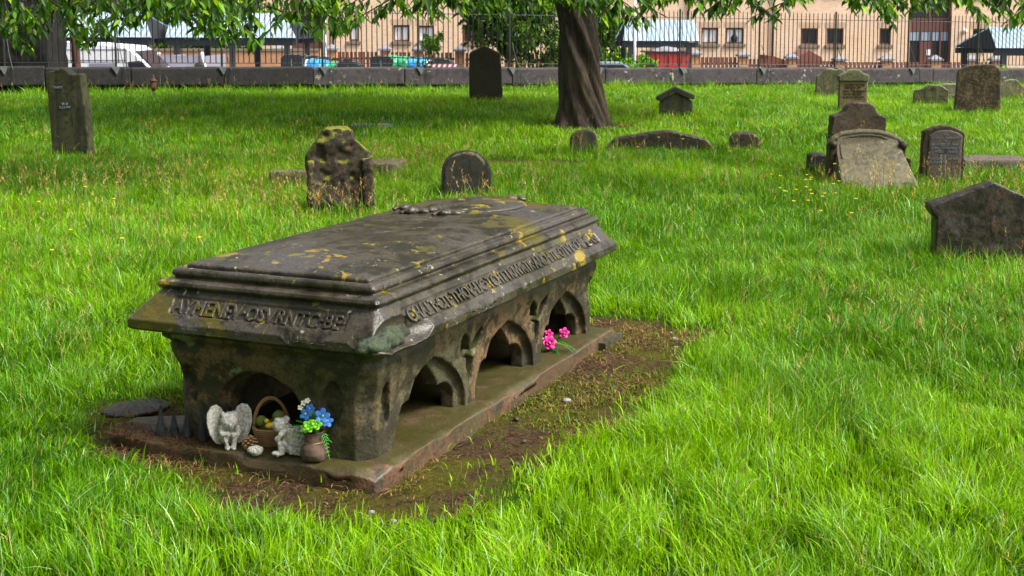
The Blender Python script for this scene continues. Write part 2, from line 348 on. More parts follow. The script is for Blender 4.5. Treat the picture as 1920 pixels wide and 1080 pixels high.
# ---------------------------------------------------------------- ground, street
def grid_ground():
    xs = np.concatenate([np.linspace(-90, -14, 14), np.linspace(-13, -4, 30), np.linspace(-3.8, 4.2, 200), np.linspace(4.5, 16, 36), np.linspace(18, 90, 14)])
    ys = np.concatenate([np.linspace(-40, 1, 10), np.linspace(1.5, 8.5, 180), np.linspace(8.7, 24, 90)])
    X, Y = np.meshgrid(xs, ys)
    # last rows follow the wall line
    rows = []
    for k in np.linspace(0, 1, 12)[1:]:
        yw = FA[1] + (xs - FA[0]) * FD[1] / FD[0] + .1; yw = np.clip(yw, 24.5, 70); rows.append((xs, 24 + (yw - 24) * k))
    X = np.vstack([X] + [r[0] for r in rows]); Y = np.vstack([Y] + [r[1] for r in rows])
    Z = terrain(X, Y); b = bare(X.ravel(), Y.ravel()).reshape(X.shape); k = np.clip(b / .12 + .5, 0, 1)
    P = xy3(X.ravel(), Y.ravel()); Z = Z + (.020 * fbm(P, 6, 4, 2) + .022 * fbm(P, 25, 3, 5)).reshape(X.shape) * k - .02 * k
    V = np.stack([X.ravel(), Y.ravel(), Z.ravel()], 1); nx = len(xs); ny = X.shape[0]; i = np.arange((ny - 1) * nx).reshape(ny - 1, nx)[:, :-1].ravel()
    T = np.stack([i, i + 1, i + nx + 1, i + nx], 1); col = np.repeat(k.ravel()[:, None], 3, 1)
    return tag(link('ground', mesh_np('ground', V, T, col), None, [M['soil']]), kind='structure')
grid_ground()
b_ = B(); b_.box(-250, 250, 24.2, 400, -1.8, -1.3); tag(b_.build('street', M['asphalt']), kind='structure')

# ---------------------------------------------------------------- grass
def blades(x, y, z, h, w, ang, bend, col, levels=3):
    """curved tapering blades as triangles"""
    n = len(x); dx, dy = np.cos(ang), np.sin(ang); ts = np.linspace(0, 1, levels + 1)
    pa = ang + rng.uniform(-1, 1, n) + math.pi / 2; wx, wy = np.cos(pa), np.sin(pa); V = []; Cc = []
    for k, t in enumerate(ts):
        off = bend * h * t ** 2; zz = z + h * (t - .35 * bend * t ** 2.2); cx = x + dx * off; cy = y + dy * off
        ww = w * (1 - t ** 1.6) * .5 * (1 if k else .8)
        if k < levels: V.append(np.stack([cx - wx * ww, cy - wy * ww, zz], 1)); V.append(np.stack([cx + wx * ww, cy + wy * ww, zz], 1)); Cc += [col, col]
        else: V.append(np.stack([cx, cy, zz], 1)); Cc.append(col)
    m = 2 * levels + 1; V = np.stack(V, 1).reshape(-1, 3); Cc = np.stack(Cc, 1).reshape(-1, 3); base = np.arange(n)[:, None] * m; T = []
    for k in range(levels - 1):
        a = 2 * k; T.append(np.stack([base[:, 0] + a, base[:, 0] + a + 1, base[:, 0] + a + 3], 1)); T.append(np.stack([base[:, 0] + a, base[:, 0] + a + 3, base[:, 0] + a + 2], 1))
    a = 2 * (levels - 1); T.append(np.stack([base[:, 0] + a, base[:, 0] + a + 1, base[:, 0] + a + 2], 1))
    return V, np.concatenate(T), Cc
def scatter(y0, y1, dens, margin=1.2, extra=0):
    A = .401 * (y1 ** 2 - y0 ** 2) + 2 * margin * (y1 - y0); n = int(A * dens); y = np.sqrt(rng.uniform(y0 ** 2, y1 ** 2, n)); x = rng.uniform(-1, 1, n) * (.401 * y + margin); return x, y
BLOCK = []   # footprints of slabs (x0,x1,y0,y1) the grass keeps out of
def grass_colors(x, y, n):
    p = xy3(x, y); a = fbm(p, .45, 4, 21) ; b = fbm(p, 2.2, 3, 31); r = rng.random(n)
    G1 = np.array([.192, .395, .0015]); G2 = np.array([.072, .220, .0015]); G3 = np.array([.34, .55, .22]); G4 = np.array([.42, .36, .10]); G5 = np.array([.30, .50, .008])  # G3: pale blade variety that also paints highlights into the lawn
    k = np.clip(.55 + 1.5 * a + .9 * b + rng.normal(0, .30, n), 0, 1.15)[:, None]; c = G2 + (G1 - G2) * k
    c = np.where((r < .05 + .0)[:, None], G3, c); c = np.where(((r > .05) & (r < .05 + .035))[:, None], G4, c); c = np.where((r > .86)[:, None], G5 * .5 + c * .5, c)
    return np.clip(c * rng.uniform(.55, 1.4, n)[:, None], 0, .85)
def make_grass():
    Vs, Ts, Cs = [], [], []; o = 0
    for (y0, y1, dens, hm, wm, lv) in ((2.0, 5.5, 11500, .094, .0047, 4), (5.5, 9.5, 7000, .094, .0055, 3), (9.5, 16, 3600, .10, .0072, 2), (16, 33, 1500, .105, .012, 2)):
        x, y = scatter(y0, y1, dens, 2.0)
        xe, ye = scatter(max(y0, 1.2), y1, dens * .14, 8.0); ko = np.abs(xe) > .401 * ye + 2.0; x = np.concatenate([x, xe[ko]]); y = np.concatenate([y, ye[ko]]); far_ = np.concatenate([np.zeros(len(x) - ko.sum(), bool), np.ones(ko.sum(), bool)])
        cl = noise(xy3(x, y), 7, 77) + .5 * noise(xy3(x, y), 16, 78); keep = rng.random(len(x)) < np.clip(.78 + .35 * cl, .35, 1)
        bb = bare(x, y); keep &= (bb < -.02) | (rng.random(len(x)) < np.clip(.16 - bb * 1.0, 0, .2) * (bb < .18) + .014) 
        s = (x - FA[0]) * FN[0] + (y - FA[1]) * FN[1]; keep &= s > .28
        for (x0, x1, ya, yb) in BLOCK: keep &= ~((x > x0) & (x < x1) & (y > ya) & (y < yb))
        u, v = to_uv(x, y); keep &= ~((u > .03) & (u < 2.28) & (v > .03) & (v < 1.0))
        x, y, bb, cl, far_ = x[keep], y[keep], bb[keep], cl[keep], far_[keep]; n = len(x); p = xy3(x, y)
        edge = np.clip((-bb) / .25, 0, 1); hgt = hm * (1 + .5 * fbm(p, 1.0, 3, 5) + .42 * cl[:]) * rng.uniform(.55, 1.35, n) * (.45 + .55 * edge)
        hgt *= np.where(rng.random(n) < .03, 1.45, 1); sw_ = (x - FA[0]) * FN[0] + (y - FA[1]) * FN[1]; hgt *= 1 + 1.1 * np.exp(-((sw_ - .3) / .5) ** 2) * rng.random(n)
        for (x0, x1, ya, yb) in BLOCK: dd = np.hypot(np.maximum(np.maximum(x0 - x, x - x1), 0), np.maximum(np.maximum(ya - y, y - yb), 0)); hgt *= 1 + .8 * np.exp(-(dd / .18) ** 2) * rng.random(n)
        wv = noise(p, 1.6, 8) * 5 + rng.normal(0, 1.5, n)
        bend = np.clip(rng.normal(.50, .30, n) + .2 * cl, .05, 1.25); V, T, Cc = blades(x, y, terrain(x, y) - .01, hgt, wm * rng.uniform(.45, 1.5, n) * np.where(far_, 2.6, 1), wv, bend, grass_colors(x, y, n), lv)
        Vs.append(V); Ts.append(T + o); Cs.append(Cc); o += len(V)
    me = mesh_np('grass', np.concatenate(Vs), np.concatenate(Ts), np.concatenate(Cs)); o_ = link('grass', me, None, [M['grass']])
    return tag(o_, 'bright green unmown grass covering the graveyard', 'grass', kind='stuff')
def make_seedheads():
    """tall stalks with tan and reddish panicles"""
    x, y = scatter(3.2, 27, 48, 1); p = xy3(x, y)
    z1 = np.exp(-(((x + 3.0) / 1.6) ** 2 + ((y - 9.3) / 2.8) ** 2)) + .9 * np.exp(-(((x - 3.7) / 1.4) ** 2 + ((y - 11.0) / 1.5) ** 2)) + .45 * np.exp(-(((x + 1.2) / 1.6) ** 2 + ((y - 12.5) / 1.8) ** 2)) + .4 * np.exp(-(((x - 1.6) / 1.8) ** 2 + ((y - 14.3) / 1) ** 2)) + .5 * np.exp(-(((x - 2.0) / .9) ** 2 + ((y - 5.6) / 1.3) ** 2)) + .025 * (y > 6) + .01
    keep = (rng.random(len(x)) < z1 * (.40 + .6 * noise(p, 1.5, 3))) & (bare(x, y) < -.1) & ((x - FA[0]) * FN[0] + (y - FA[1]) * FN[1] > .35)
    rep = 3; x = np.repeat(x[keep], rep) + rng.normal(0, .12, keep.sum() * rep); y = np.repeat(y[keep], rep) + rng.normal(0, .12, keep.sum() * rep); k2 = bare(x, y) < -.06; x, y = x[k2], y[k2]
    n = len(x); h = rng.uniform(.22, .42, n); ang = rng.uniform(0, 6.28, n); bend = rng.uniform(.05, .4, n); z = terrain(x, y)
    sw = np.clip(.0022 * y / 6, .0018, .006); scol = np.array([.17, .22, .05]) * rng.uniform(.7, 1.2, n)[:, None]; red = (rng.random(n) < .45)[:, None]
    V, T, Cc = blades(x, y, z, h, sw, ang, bend, scol, 3); Vs = [V]; Ts = [T]; Cs = [Cc]; o = len(V)
    hcol = np.where(red, np.array([.34, .17, .045]), np.array([.48, .36, .12])) * rng.uniform(.7, 1.2, n)[:, None]
    for k in range(11):
        t = 1 - .03 * k; cx = x + np.cos(ang) * bend * h * t ** 2; cy = y + np.sin(ang) * bend * h * t ** 2; cz = z + h * (t - .35 * bend * t ** 2.2)
        L = .007 + .0022 * k; V, T, Cc = blades(cx + rng.normal(0, .002, n), cy + rng.normal(0, .002, n), cz, np.full(n, 1.0) * L * rng.uniform(.8, 1.8, n), sw * 1.9, rng.uniform(0, 6.28, n), rng.uniform(.4, 1.3, n), hcol, 1)
        Vs.append(V); Ts.append(T + o); Cs.append(Cc); o += len(V)
    o_ = link('seed_heads', mesh_np('seed_heads', np.concatenate(Vs), np.concatenate(Ts), np.concatenate(Cs)), None, [M['dry']])
    tag(o_, 'tan and reddish seeding grass stalks standing above the lawn', 'seeding grass', kind='stuff')
def make_dead_straw():
    n0 = 60000; u = rng.uniform(-.5, 2.9, n0); v = rng.uniform(-.6, 1.6, n0); x = TO[0] + u * Uv[0] + v * Vv[0]; y = TO[1] + u * Uv[1] + v * Vv[1]
    p = xy3(x, y); k = (bare(x, y) > -.08) & ~((u > -.02) & (u < 2.3) & (v > -.02) & (v < 1.0)); m = fbm(p, 2.5, 3, 41)
    dens = np.clip(.03 + 1.4 * m, 0, .8) + .65 * np.exp(-((u - 2.5) ** 2 / .05 + (v - .05) ** 2 / .12)) + .45 * np.exp(-((u + .1) ** 2 / .08 + (v - .9) ** 2 / .35)) ; k &= rng.random(n0) < dens * .75
    x, y = x[k], y[k]; n = len(x); c = np.where((rng.random(n) < .5)[:, None], np.array([.32, .18, .07]), np.array([.12, .07, .03])) * rng.uniform(.4, 1.4, n)[:, None]
    V, T, Cc = blades(x, y, terrain(x, y) - .012 + rng.uniform(0, .012, n), rng.uniform(.010, .035, n), np.full(n, .0035), rng.uniform(0, 6.28, n), rng.uniform(.9, 3.2, n), c, 3)
    # moss tufts
    n1 = 60000; u = rng.uniform(-.4, 2.9, n1); v = rng.uniform(-.6, .1, n1); xx = TO[0] + u * Uv[0] + v * Vv[0]; yy = TO[1] + u * Uv[1] + v * Vv[1]; k = (bare(xx, yy) > -.03) & (rng.random(n1) < np.clip(.1 + 1.8 * fbm(xy3(xx, yy), 2.2, 3, 55), 0, .9)) & ~((u > -.02) & (u < 2.3) & (v > -.02))
    xx, yy = xx[k], yy[k]; m = len(xx); c2 = np.where((rng.random(m) < .4)[:, None], np.array([.20, .19, .02]), np.array([.09, .10, .015])) * rng.uniform(.6, 1.3, m)[:, None]
    V2, T2, C2 = blades(xx, yy, terrain(xx, yy) - .014, rng.uniform(.006, .018, m), np.full(m, .006), rng.uniform(0, 6.28, m), rng.uniform(.3, 1.5, m), c2, 2)
    # needles round the trunk
    n3 = 5000; a = rng.uniform(0, 6.28, n3); r = rng.uniform(.35, .75, n3); x3 = TREE[0] + 1.3 * r * np.cos(a); y3 = TREE[1] + r * np.sin(a); c3 = np.array([.20, .12, .05]) * rng.uniform(.5, 1.3, n3)[:, None]
    V3, T3, C3 = blades(x3, y3, terrain(x3, y3) - .01, rng.uniform(.02, .05, n3), np.full(n3, .012), rng.uniform(0, 6.28, n3), rng.uniform(.8, 2, n3), c3, 2)
    o_ = link('dead_straw_and_moss', mesh_np('s', np.concatenate([V, V2, V3]), np.concatenate([T, T2 + len(V), T3 + len(V) + len(V2)]), np.concatenate([Cc, C2, C3])), None, [M['dry']])
    tag(o_, 'brown dead straw and moss on the bare soil around the tomb', 'dead straw', kind='stuff')

# ---------------------------------------------------------------- leaves
def leaf_mesh(P, D, N, L, W, col):
    """folded pointed leaves: P base, D direction, N face normal"""
    D = D / np.linalg.norm(D, axis=1, keepdims=True); S = np.cross(D, N); S /= np.linalg.norm(S, axis=1, keepdims=True) + 1e-9; N = np.cross(S, D); L = L[:, None]; W = W[:, None]
    b = P; m = P + D * L * .42 - N * W * .22; l = P + D * L * .38 + S * W * .5; r = P + D * L * .38 - S * W * .5; l2 = P + D * L * .72 + S * W * .30 - N * L * .05; r2 = P + D * L * .72 - S * W * .30 - N * L * .05; t = P + D * L - N * L * .14
    V = np.stack([b, l, r, l2, r2, t, m], 1).reshape(-1, 3); k = np.arange(len(P)) * 7
    T = np.concatenate([np.stack([k + a, k + b_, k + c], 1) for a, b_, c in ((0, 6, 1), (0, 2, 6), (1, 6, 3), (6, 2, 4), (6, 5, 3), (6, 4, 5))]); return V, T, np.repeat(col, 7, 0)
def leaf_cols(n, bright=1.0):
    r = rng.random(n)[:, None]; c = np.where(r < .5, np.array([.030, .095, .004]), np.array([.085, .22, .006])); c = np.where(r > .88, np.array([.24, .40, .01]), c); return c * rng.uniform(.65, 1.25, n)[:, None] * bright
def crown_cloud(centers, radii, n, L, bright=1.0, flat=1.0):
    """leaves gathered into clumps spread over several ellipsoidal boughs"""
    P = []; centers = np.array(centers, float); radii = np.array(radii, float)
    if radii.ndim == 1: radii = np.repeat(radii[:, None], 3, 1)
    wts = radii.prod(1) ** .7; wts /= wts.sum(); ncl = max(6, n // 60); ci = rng.choice(len(centers), ncl, p=wts)
    d = rng.normal(size=(ncl, 3)); d /= np.linalg.norm(d, axis=1, keepdims=True); rr = rng.uniform(.35, 1, ncl) ** .5
    cl = centers[ci] + d * rr[:, None] * radii[ci]; pi = rng.integers(0, ncl, n); P = cl[pi] + rng.normal(size=(n, 3)) * np.minimum(.22 * radii[ci[pi]], .5)
    D = rng.normal(size=(n, 3)) * .7 + np.array([0, 0, -.7]); N = rng.normal(size=(n, 3)) + np.array([0, 0, .8])
    return leaf_mesh(P, D, N, L * rng.uniform(.7, 1.2, n), L * .42 * rng.uniform(.8, 1.2, n), leaf_cols(n, bright))

# ================================================================= THE TOMB
tomb = thing('table_tomb', 'large table tomb of dark carved stone with arched chest and inscribed lid', 'tomb', TO)
tomb.rotation_euler = Euler((R(-.5), 0, R(90) - YAW))
# plinth
pl = B(); pl.prism([(0, 0), (2.33, 0), (2.33, 1.02), (.30, 1.04), (.19, 1.22), (.03, 1.20), (-.03, .98), (-.012, .62), (.0, .3)], 0, 1)
for v in pl.bm.verts: v.co = Vector((v.co.x, v.co.z, -.12 if v.co.y < .5 else .052))
o = pl.build('plinth', M['plinth'], tomb)
def plx(V):
    e = np.clip(.10 - np.hypot(V[:, 0] + .0, V[:, 1] + .0), 0, .1); V[:, 2] -= e * .35; V[:, 0] += e * .25; V[:, 1] += e * .25
    k = fbm(V * [1, 1, 0], 6, 3, 4); top = V[:, 2] > .03; ed = np.clip(.03 - V[:, 1], 0, .03) + np.clip(.03 - V[:, 0], 0, .03); V[:, 2] -= np.where(top, np.clip(k, 0, 1) * ed * 1.1, 0); return V
erode(o, .012, .006, 9, 3, extra=plx)
# chest: cornice profile, arched openings, tracery behind
def arch(u0, u1, z0, zt, n=14, k=1.0):
    """pointed arch outline"""
    c = (u0 + u1) / 2; hw = (u1 - u0) / 2; H = zt - z0; sh = H * .22; r = []
    for i in range(n + 1):
        t = i / n * math.pi / 3; r.append((c + hw * (2 * math.cos(t) - 1), z0 + sh + (H - sh) * math.sin(t) / math.sin(math.pi / 3)))
    return [(u0, z0), (u1, z0)] + r + [(2 * c - x, z) for x, z in r[::-1]][1:]
CH = dict(u0=.087, u1=2.275, v0=.081, v1=.945, z0=.045, z1=.455)
def ring(u0, u1, v0, v1, c, cl=None):
    cl = c if cl is None else cl; return [(u0 + c, v0), (u1 - c, v0), (u1, v0 + c), (u1, v1 - c), (u1 - c, v1), (u0 + cl, v1), (u0, v1 - cl), (u0, v0 + c)]
def loft(levels):
    b = B(); rs = []
    for (ins, z, c) in levels:
        e = [b.bm.verts.new((x, y, z)) for x, y in ring(CH['u0'] + ins, CH['u1'] - ins, CH['v0'] + ins, CH['v1'] - ins, c)]; rs.append(e)
    for a, d in zip(rs, rs[1:]):
        for k in range(8): b.bm.faces.new((a[k], a[(k + 1) % 8], d[(k + 1) % 8], d[k]))
    b.bm.faces.new(rs[0][::-1]); b.bm.faces.new(rs[-1]); return b
lv = [(0, .045, .06), (0, .20, .058), (.002, .26, .058), (-.008, .32, .055), (-.022, .37, .05), (-.026, .40, .045), (-.018, .412, .045), (-.018, .416, .045), (-.045, .438, .04), (-.045, .456, .04)]
chest = loft(lv).build('chest', M['body'], tomb)
t1 = .055
SA = [(.268, .835, .325), (.925, 1.515, .325), (1.60, 2.165, .322)]
cuts = []
hb = B(); hb.box(CH['u0'] + .10, CH['u1'] - .10, CH['v0'] + .10, CH['v1'] - .10, .0, .37); cuts.append(temp(hb))
for (a, b2, zt) in SA:
    c = B(); c.prism(arch(a, b2, .0, zt), -.2, CH['v0'] + .035); cuts.append(temp(c))
    # inner cusped (trefoil) opening
    m = (a + b2) / 2; hw = (b2 - a) / 2
    c = B(); c.prism(arch(m - hw * .50, m + hw * .50, .0, zt - .03), 0.0, .3); cuts.append(temp(c))
    for sgn in (-1, 1):
        c = B(); c.prism([(m + sgn * hw * .46 - hw * .40, -.05), (m + sgn * hw * .46 + hw * .40, -.05)] + [(m + sgn * hw * .46 + hw * .40 * math.cos(k * math.pi / 10), .105 + .075 * math.sin(k * math.pi / 10)) for k in range(11)], 0.0, .3); cuts.append(temp(c))
    c = B(); c.prism(arch(a + .04, b2 - .04, .0, zt - .03), CH['v1'] - .03, 1.4); cuts.append(temp(c))
# front and back arches
def rotM(): return Matrix(((0, 1, 0, 0), (1, 0, 0, 0), (0, 0, 1, 0), (0, 0, 0, 1)))
for (ya, yb, s_) in ((-.3, CH['u0'] + .03, 1), (-.3, .4, .84)):
    a, b2 = .545 - .205 * s_, .545 + .205 * s_; c = B(); c.prism([(a, 0), (b2, 0)] + [(.545 + .205 * s_ * math.cos(q * math.pi / 16), .13 + (.205 - (1 - s_) * .1) * math.sin(q * math.pi / 16)) for q in range(17)], ya, yb, M=rotM()); cuts.append(temp(c))
# leaf shaped sunk panels in the spandrels
def tear(cx, cz, L, wd, ang, depth, axis='side'):
    pts = []
    for k in range(16):
        t = k / 16 * 2 * math.pi; r = wd * (.55 + .45 * math.cos(t) if math.cos(t) > 0 else .55 + .5 * abs(math.cos(t)) * L / wd); x = r * math.sin(t) * .9; z = (r * math.cos(t)) if math.cos(t) > 0 else -abs(math.cos(t)) * L
        x = wd * .5 * math.sin(t) * (1 if math.cos(t) > -.2 else (1 - (abs(math.cos(t)) - .2) / .8)); pts.append((cx + x * math.cos(ang) - z * math.sin(ang), cz + x * math.sin(ang) + z * math.cos(ang)))
    c = B()
    if axis == 'side': c.prism(pts, -.2, CH['v0'] + depth)
    else: c.prism(pts, -.2, CH['u0'] + depth, M=rotM())
    return temp(c)
for cu in (.88, 1.557):
    cuts += [tear(cu - .046, .295, .07, .075, .6, .05), tear(cu + .048, .30, .08, .065, -.6, .05), tear(cu, .215, .10, .06, 0, .05)]
cuts += [tear(.205, .26, .13, .06, .12, .04), tear(2.205, .275, .12, .065, -.1, .04), tear(.24, .24, .12, .10, .25, .03, 'front'), tear(.86, .26, .10, .07, -.2, .03, 'front')]
erode(chest, .0075, .0045, 12, 11, cuts=cuts, amp2=.004, freq2=5)
# lid
EU0, EU1, EV0, EV1 = 0.0, 2.317, -.047, 1.085
lid_levels = [(.06, .452, .03), (.012, .462, .05), (.0, .470, .055), (0, .503, .055), (.008, .510, .055), (.092, .607, .012), (.106, .606, .012), (.106, .613, .012), (.086, .613, .012), (.078, .625, .012), (.084, .638, .012), (.10, .644, .012), (.136, .645, .010), (.136, .652, .010),
              (.122, .655, .010), (.118, .664, .010), (.122, .676, .010), (.132, .684, .010), (.146, .684, .008), (.148, .674, .008), (.160, .674, .008), (.160, .692, .008), (.170, .698, .008), (.34, .727, .008)]
lb = B(); rs = []
for (ins, z, c) in lid_levels: rs.append([lb.bm.verts.new((x, y, z)) for x, y in ring(EU0 + ins, EU1 - ins, EV0 + ins, EV1 - ins, c, min(c, .010))])
for a, d in zip(rs, rs[1:]):
    for k in range(8): lb.bm.faces.new((a[k], a[(k + 1) % 8], d[(k + 1) % 8], d[k]))
lb.bm.faces.new(rs[0][::-1]); lb.bm.faces.new(rs[-1]); lid = lb.build('lid', M['lid'], tomb)
brk = B(); brk.ball((.14, -.10, .530), (.24, .135, .085), 3); bo = temp(brk); brk = B(); brk.ball((.0, -.06, .54), (.10, .09, .08), 3); bo2 = temp(brk)
band1 = B(); Ms = Matrix.Translation((.047, 0, .562)) @ Matrix.Rotation(math.atan2(.102, .086), 4, 'Y').inverted()
def slopeM(side):
    """frame on the sloping lid face: x along reading direction, y up the slope, z outward"""
    d = Vector((.086, 0, .102)).normalized()
    if side == 'front': X = Vector((0, -1, 0)); Yd = d; o_ = Vector((.008, 1.0, .510))
    else: X = Vector((1, 0, 0)); Yd = Vector((0, d.x, d.z)); o_ = Vector((.10, EV0 + .008, .510))
    Z = X.cross(Yd); Mx = Matrix((X, Yd, Z)).transposed().to_4x4(); Mx.translation = o_; return Mx
bf = B(); bf.box(.09, .86, .032, .104, -.007, .02, M=slopeM('front')); bfo = temp(bf)
br = B(); br.box(.12, 2.02, .030, .100, -.007, .02, M=slopeM('side')); bro = temp(br)
def lidx(V):
    k = fbm(V * [1, 1, .3], 14, 3, 8); e = np.clip(.02 - np.minimum(V[:, 0] - EU0, V[:, 1] - EV0), 0, .02) * (V[:, 2] > .49) * (V[:, 2] < .54); V[:, 2] -= np.clip(k * 1.5, 0, 1) * e * 1.3; return V
erode(lid, .0042, .0022, 9, 21, cuts=[bo, bo2, bfo, bro], amp2=.0035, freq2=3.0, extra=lidx)
M['fract'] = stone('green_fractured_stone', (.055, .075, .032, 1), (.035, .050, .022, 1), (.014, .017, .009, 1), (((.20, .25, .15, 1), 9, .60),), rough=.7, scale=3, dark_amt=.7, bump=1)
b = B(); b.ball((.14, .045, .492), (.18, .060, .046), 3); b.ball((.055, .03, .485), (.06, .05, .036), 3)
o = b.build('broken_corner', M['fract'], lid); erode(o, .005, .024, 16, 9, amp2=.014, freq2=12)
def inscription(text, length, h, Mx, x0, y0, name='inscription'):
    cu = bpy.data.curves.new('t', 'FONT'); cu.body = text; cu.size = 1; cu.extrude = .06; cu.offset = .028; cu.bevel_depth = 0; cu.resolution_u = 2
    t = bpy.data.objects.new('t', cu); C.objects.link(t); dg = bpy.context.evaluated_depsgraph_get(); dg.update(); me = bpy.data.meshes.new_from_object(t.evaluated_get(dg)); bpy.data.objects.remove(t)
    V = np.empty(len(me.vertices) * 3, np.float32); me.vertices.foreach_get('co', V); V = V.reshape(-1, 3); x_ = V[:, 0] - V[:, 0].min(); V[:, 0] = x0 + x_ / x_.max() * length
    V[:, 1] = y0 + V[:, 1] / .72 * h; V[:, 2] = np.where(V[:, 2] > 0, .0, -.014); V = V + np.stack([noise(V, 25, 3), noise(V, 25, 4), 0 * V[:, 0]], 1) * .003
    Vw = (np.array(Mx.to_3x3()) @ V.T).T + np.array(Mx.translation); me.vertices.foreach_set('co', Vw.astype(np.float32).ravel()); me.update()
    return erode(link(name, me, lid, [M['lid']]), .0026, .0018, 45, 3)
inscription('AYMENEV·OSVRNTC·BE·', .75, .060, slopeM('front'), .10, .036)
inscription('CHALT·CIT·THOV·LIC·TCHTTRIWRTR·AND·ETE·OTVT·CHIMENSI', 1.86, .056, slopeM('side'), .14, .036)
# oval shield and carved knots on the lid top
mb_ = B(); mb_.ball((1.80, .50, .728), (.26, .23, .024), 4); o = mb_.build('oval_relief', M['lid'], lid); erode(o, .006, .002, 12, 5)
for (u, v, r) in ((1.47, .50, .030), (1.47, .67, .032), (1.56, .76, .026), (1.53, .60, .022), (2.02, .42, .03)):
    kb = B(); kb.ball((u, v, .735), (r * 1.6, r, r * .75), 2); kb.ball((u + .02, v - .03, .732), (r, r * 1.5, r * .6), 2); kb.tube([(u - .05, v + .04, .729), (u, v, .745), (u + .05, v - .05, .729)], .009, 8)
    o = kb.build('carved_knot', M['lid'], lid); erode(o, .005, .006, 30, int(u * 100))

# ---- grave goods
def onplinth(u, v): return TW(u, v, .052 - v * .0087)
def remesh(o, vx, amp=.001, fr=40): return erode(o, vx, amp, fr, 2)
YC = -YAW
def angel_bowed():
    t = thing('angel_statue', 'white stone angel with folded arms and two raised round wings, left of the wicker basket', 'statue', onplinth(.045, .655), R(15))
    b = B(); b.ball((0, .012, .035), (.040, .034, .036)); b.ball((0, .01, .068), (.032, .026, .034)); b.ball((0, -.018, .100), (.033, .032, .033), 3)     # robe, torso, head bowed forward
    b.ball((-.028, -.012, .062), (.014, .016, .024)); b.ball((.028, -.012, .062), (.014, .016, .024))
    b.tube([(-.034, -.004, .066), (-.028, -.030, .055), (-.004, -.040, .058)], .010, 8); b.tube([(.034, -.004, .066), (.028, -.030, .052), (.004, -.042, .052)], .010, 8)
    b.tube([(-.018, -.012, .036), (-.016, -.034, .040), (-.012, -.032, .006)], .011, 8); b.tube([(.018, -.012, .036), (.018, -.034, .042), (.010, -.036, .004)], .011, 8)
    b.ball((-.011, -.040, .005), (.009, .016, .006)); b.ball((.012, -.044, .005), (.009, .016, .006)); b.tube([(0, .01, .07), (0, -.008, .09)], .014, 8)
    # face: brow, nose and chin under curls
    b.ball((0, -.050, .092), (.004, .005, .006)); b.ball((0, -.046, .082), (.007, .005, .004)); b.ball((-.010, -.046, .100), (.006, .004, .003)); b.ball((.010, -.046, .100), (.006, .004, .003))
    for k in range(14): a = k * .9; b.ball((.025 * math.cos(a), -.012 + .023 * math.sin(a), .117 + .006 * math.sin(k * 2.1)), .0095, 1)
    o = b.build('figure', M['angel'], t); remesh(o, .0028, .0012, 60)
    for s in (-1, 1):
        wg = B(); wg.prism([(s * x, z) for x, z in ((.008, .06), (.016, .112), (.028, .140), (.046, .153), (.066, .149), (.080, .127), (.082, .090), (.071, .048), (.052, .014), (.030, .004), (.020, .030))], .008, .024)
        for v in wg.bm.verts: v.co.y += -.35 * abs(v.co.x) + .01
        o = wg.build('wing', M['angel'], t); remesh(o, .0026, .0022, 60)
    t.scale = (1.0, 1.0, 1.02)
def angel_side():
    t = thing('angel_statue', 'white stone angel crouching in profile with a feathered wing, right of the wicker basket', 'statue', onplinth(.055, .405), R(8))
    b = B(); b.ball((.012, .0, .040), (.042, .032, .040)); b.ball((-.004, 0, .082), (.027, .026, .036)); b.ball((-.028, -.006, .112), (.026, .024, .027), 3)
    b.tube([(-.004, -.018, .098), (-.026, -.030, .082), (-.034, -.026, .066)], .010, 8); b.tube([(.0, -.014, .046), (-.030, -.022, .050), (-.022, -.024, .012), (-.042, -.026, .010)], .0125, 8); b.ball((-.044, -.024, .014), (.015, .010, .009))
    b.ball((-.053, -.008, .110), .0045, 1); b.ball((-.050, -.009, .101), (.005, .006, .003), 1); b.ball((-.049, -.016, .117), (.004, .005, .003), 1); b.tube([(-.012, 0, .088), (-.022, -.003, .105)], .013, 8)
    b.ball((-.036, -.024, .066), (.011, .010, .012))
    for k in range(12): a = k * .8; b.ball((-.020 + .020 * math.cos(a), -.004 + .018 * math.sin(a), .128 + .006 * math.sin(k * 1.7)), .009, 1)
    o = b.build('figure', M['angel'], t); remesh(o, .0028, .0012, 60)
    wg = B()
    for r_ in range(6):
        for c_ in range(5):
            wg.ball((.006 + c_ * .013 + .006 * (r_ % 2), -.034 + .001 * c_, .098 - r_ * .016 - c_ * .003), (.009, .005, .012), 1)
    wg.ball((.03, -.026, .062), (.038, .008, .052), 2); o = wg.build('wing', M['angel'], t); remesh(o, .0026, .001, 50)
angel_bowed(); angel_side()
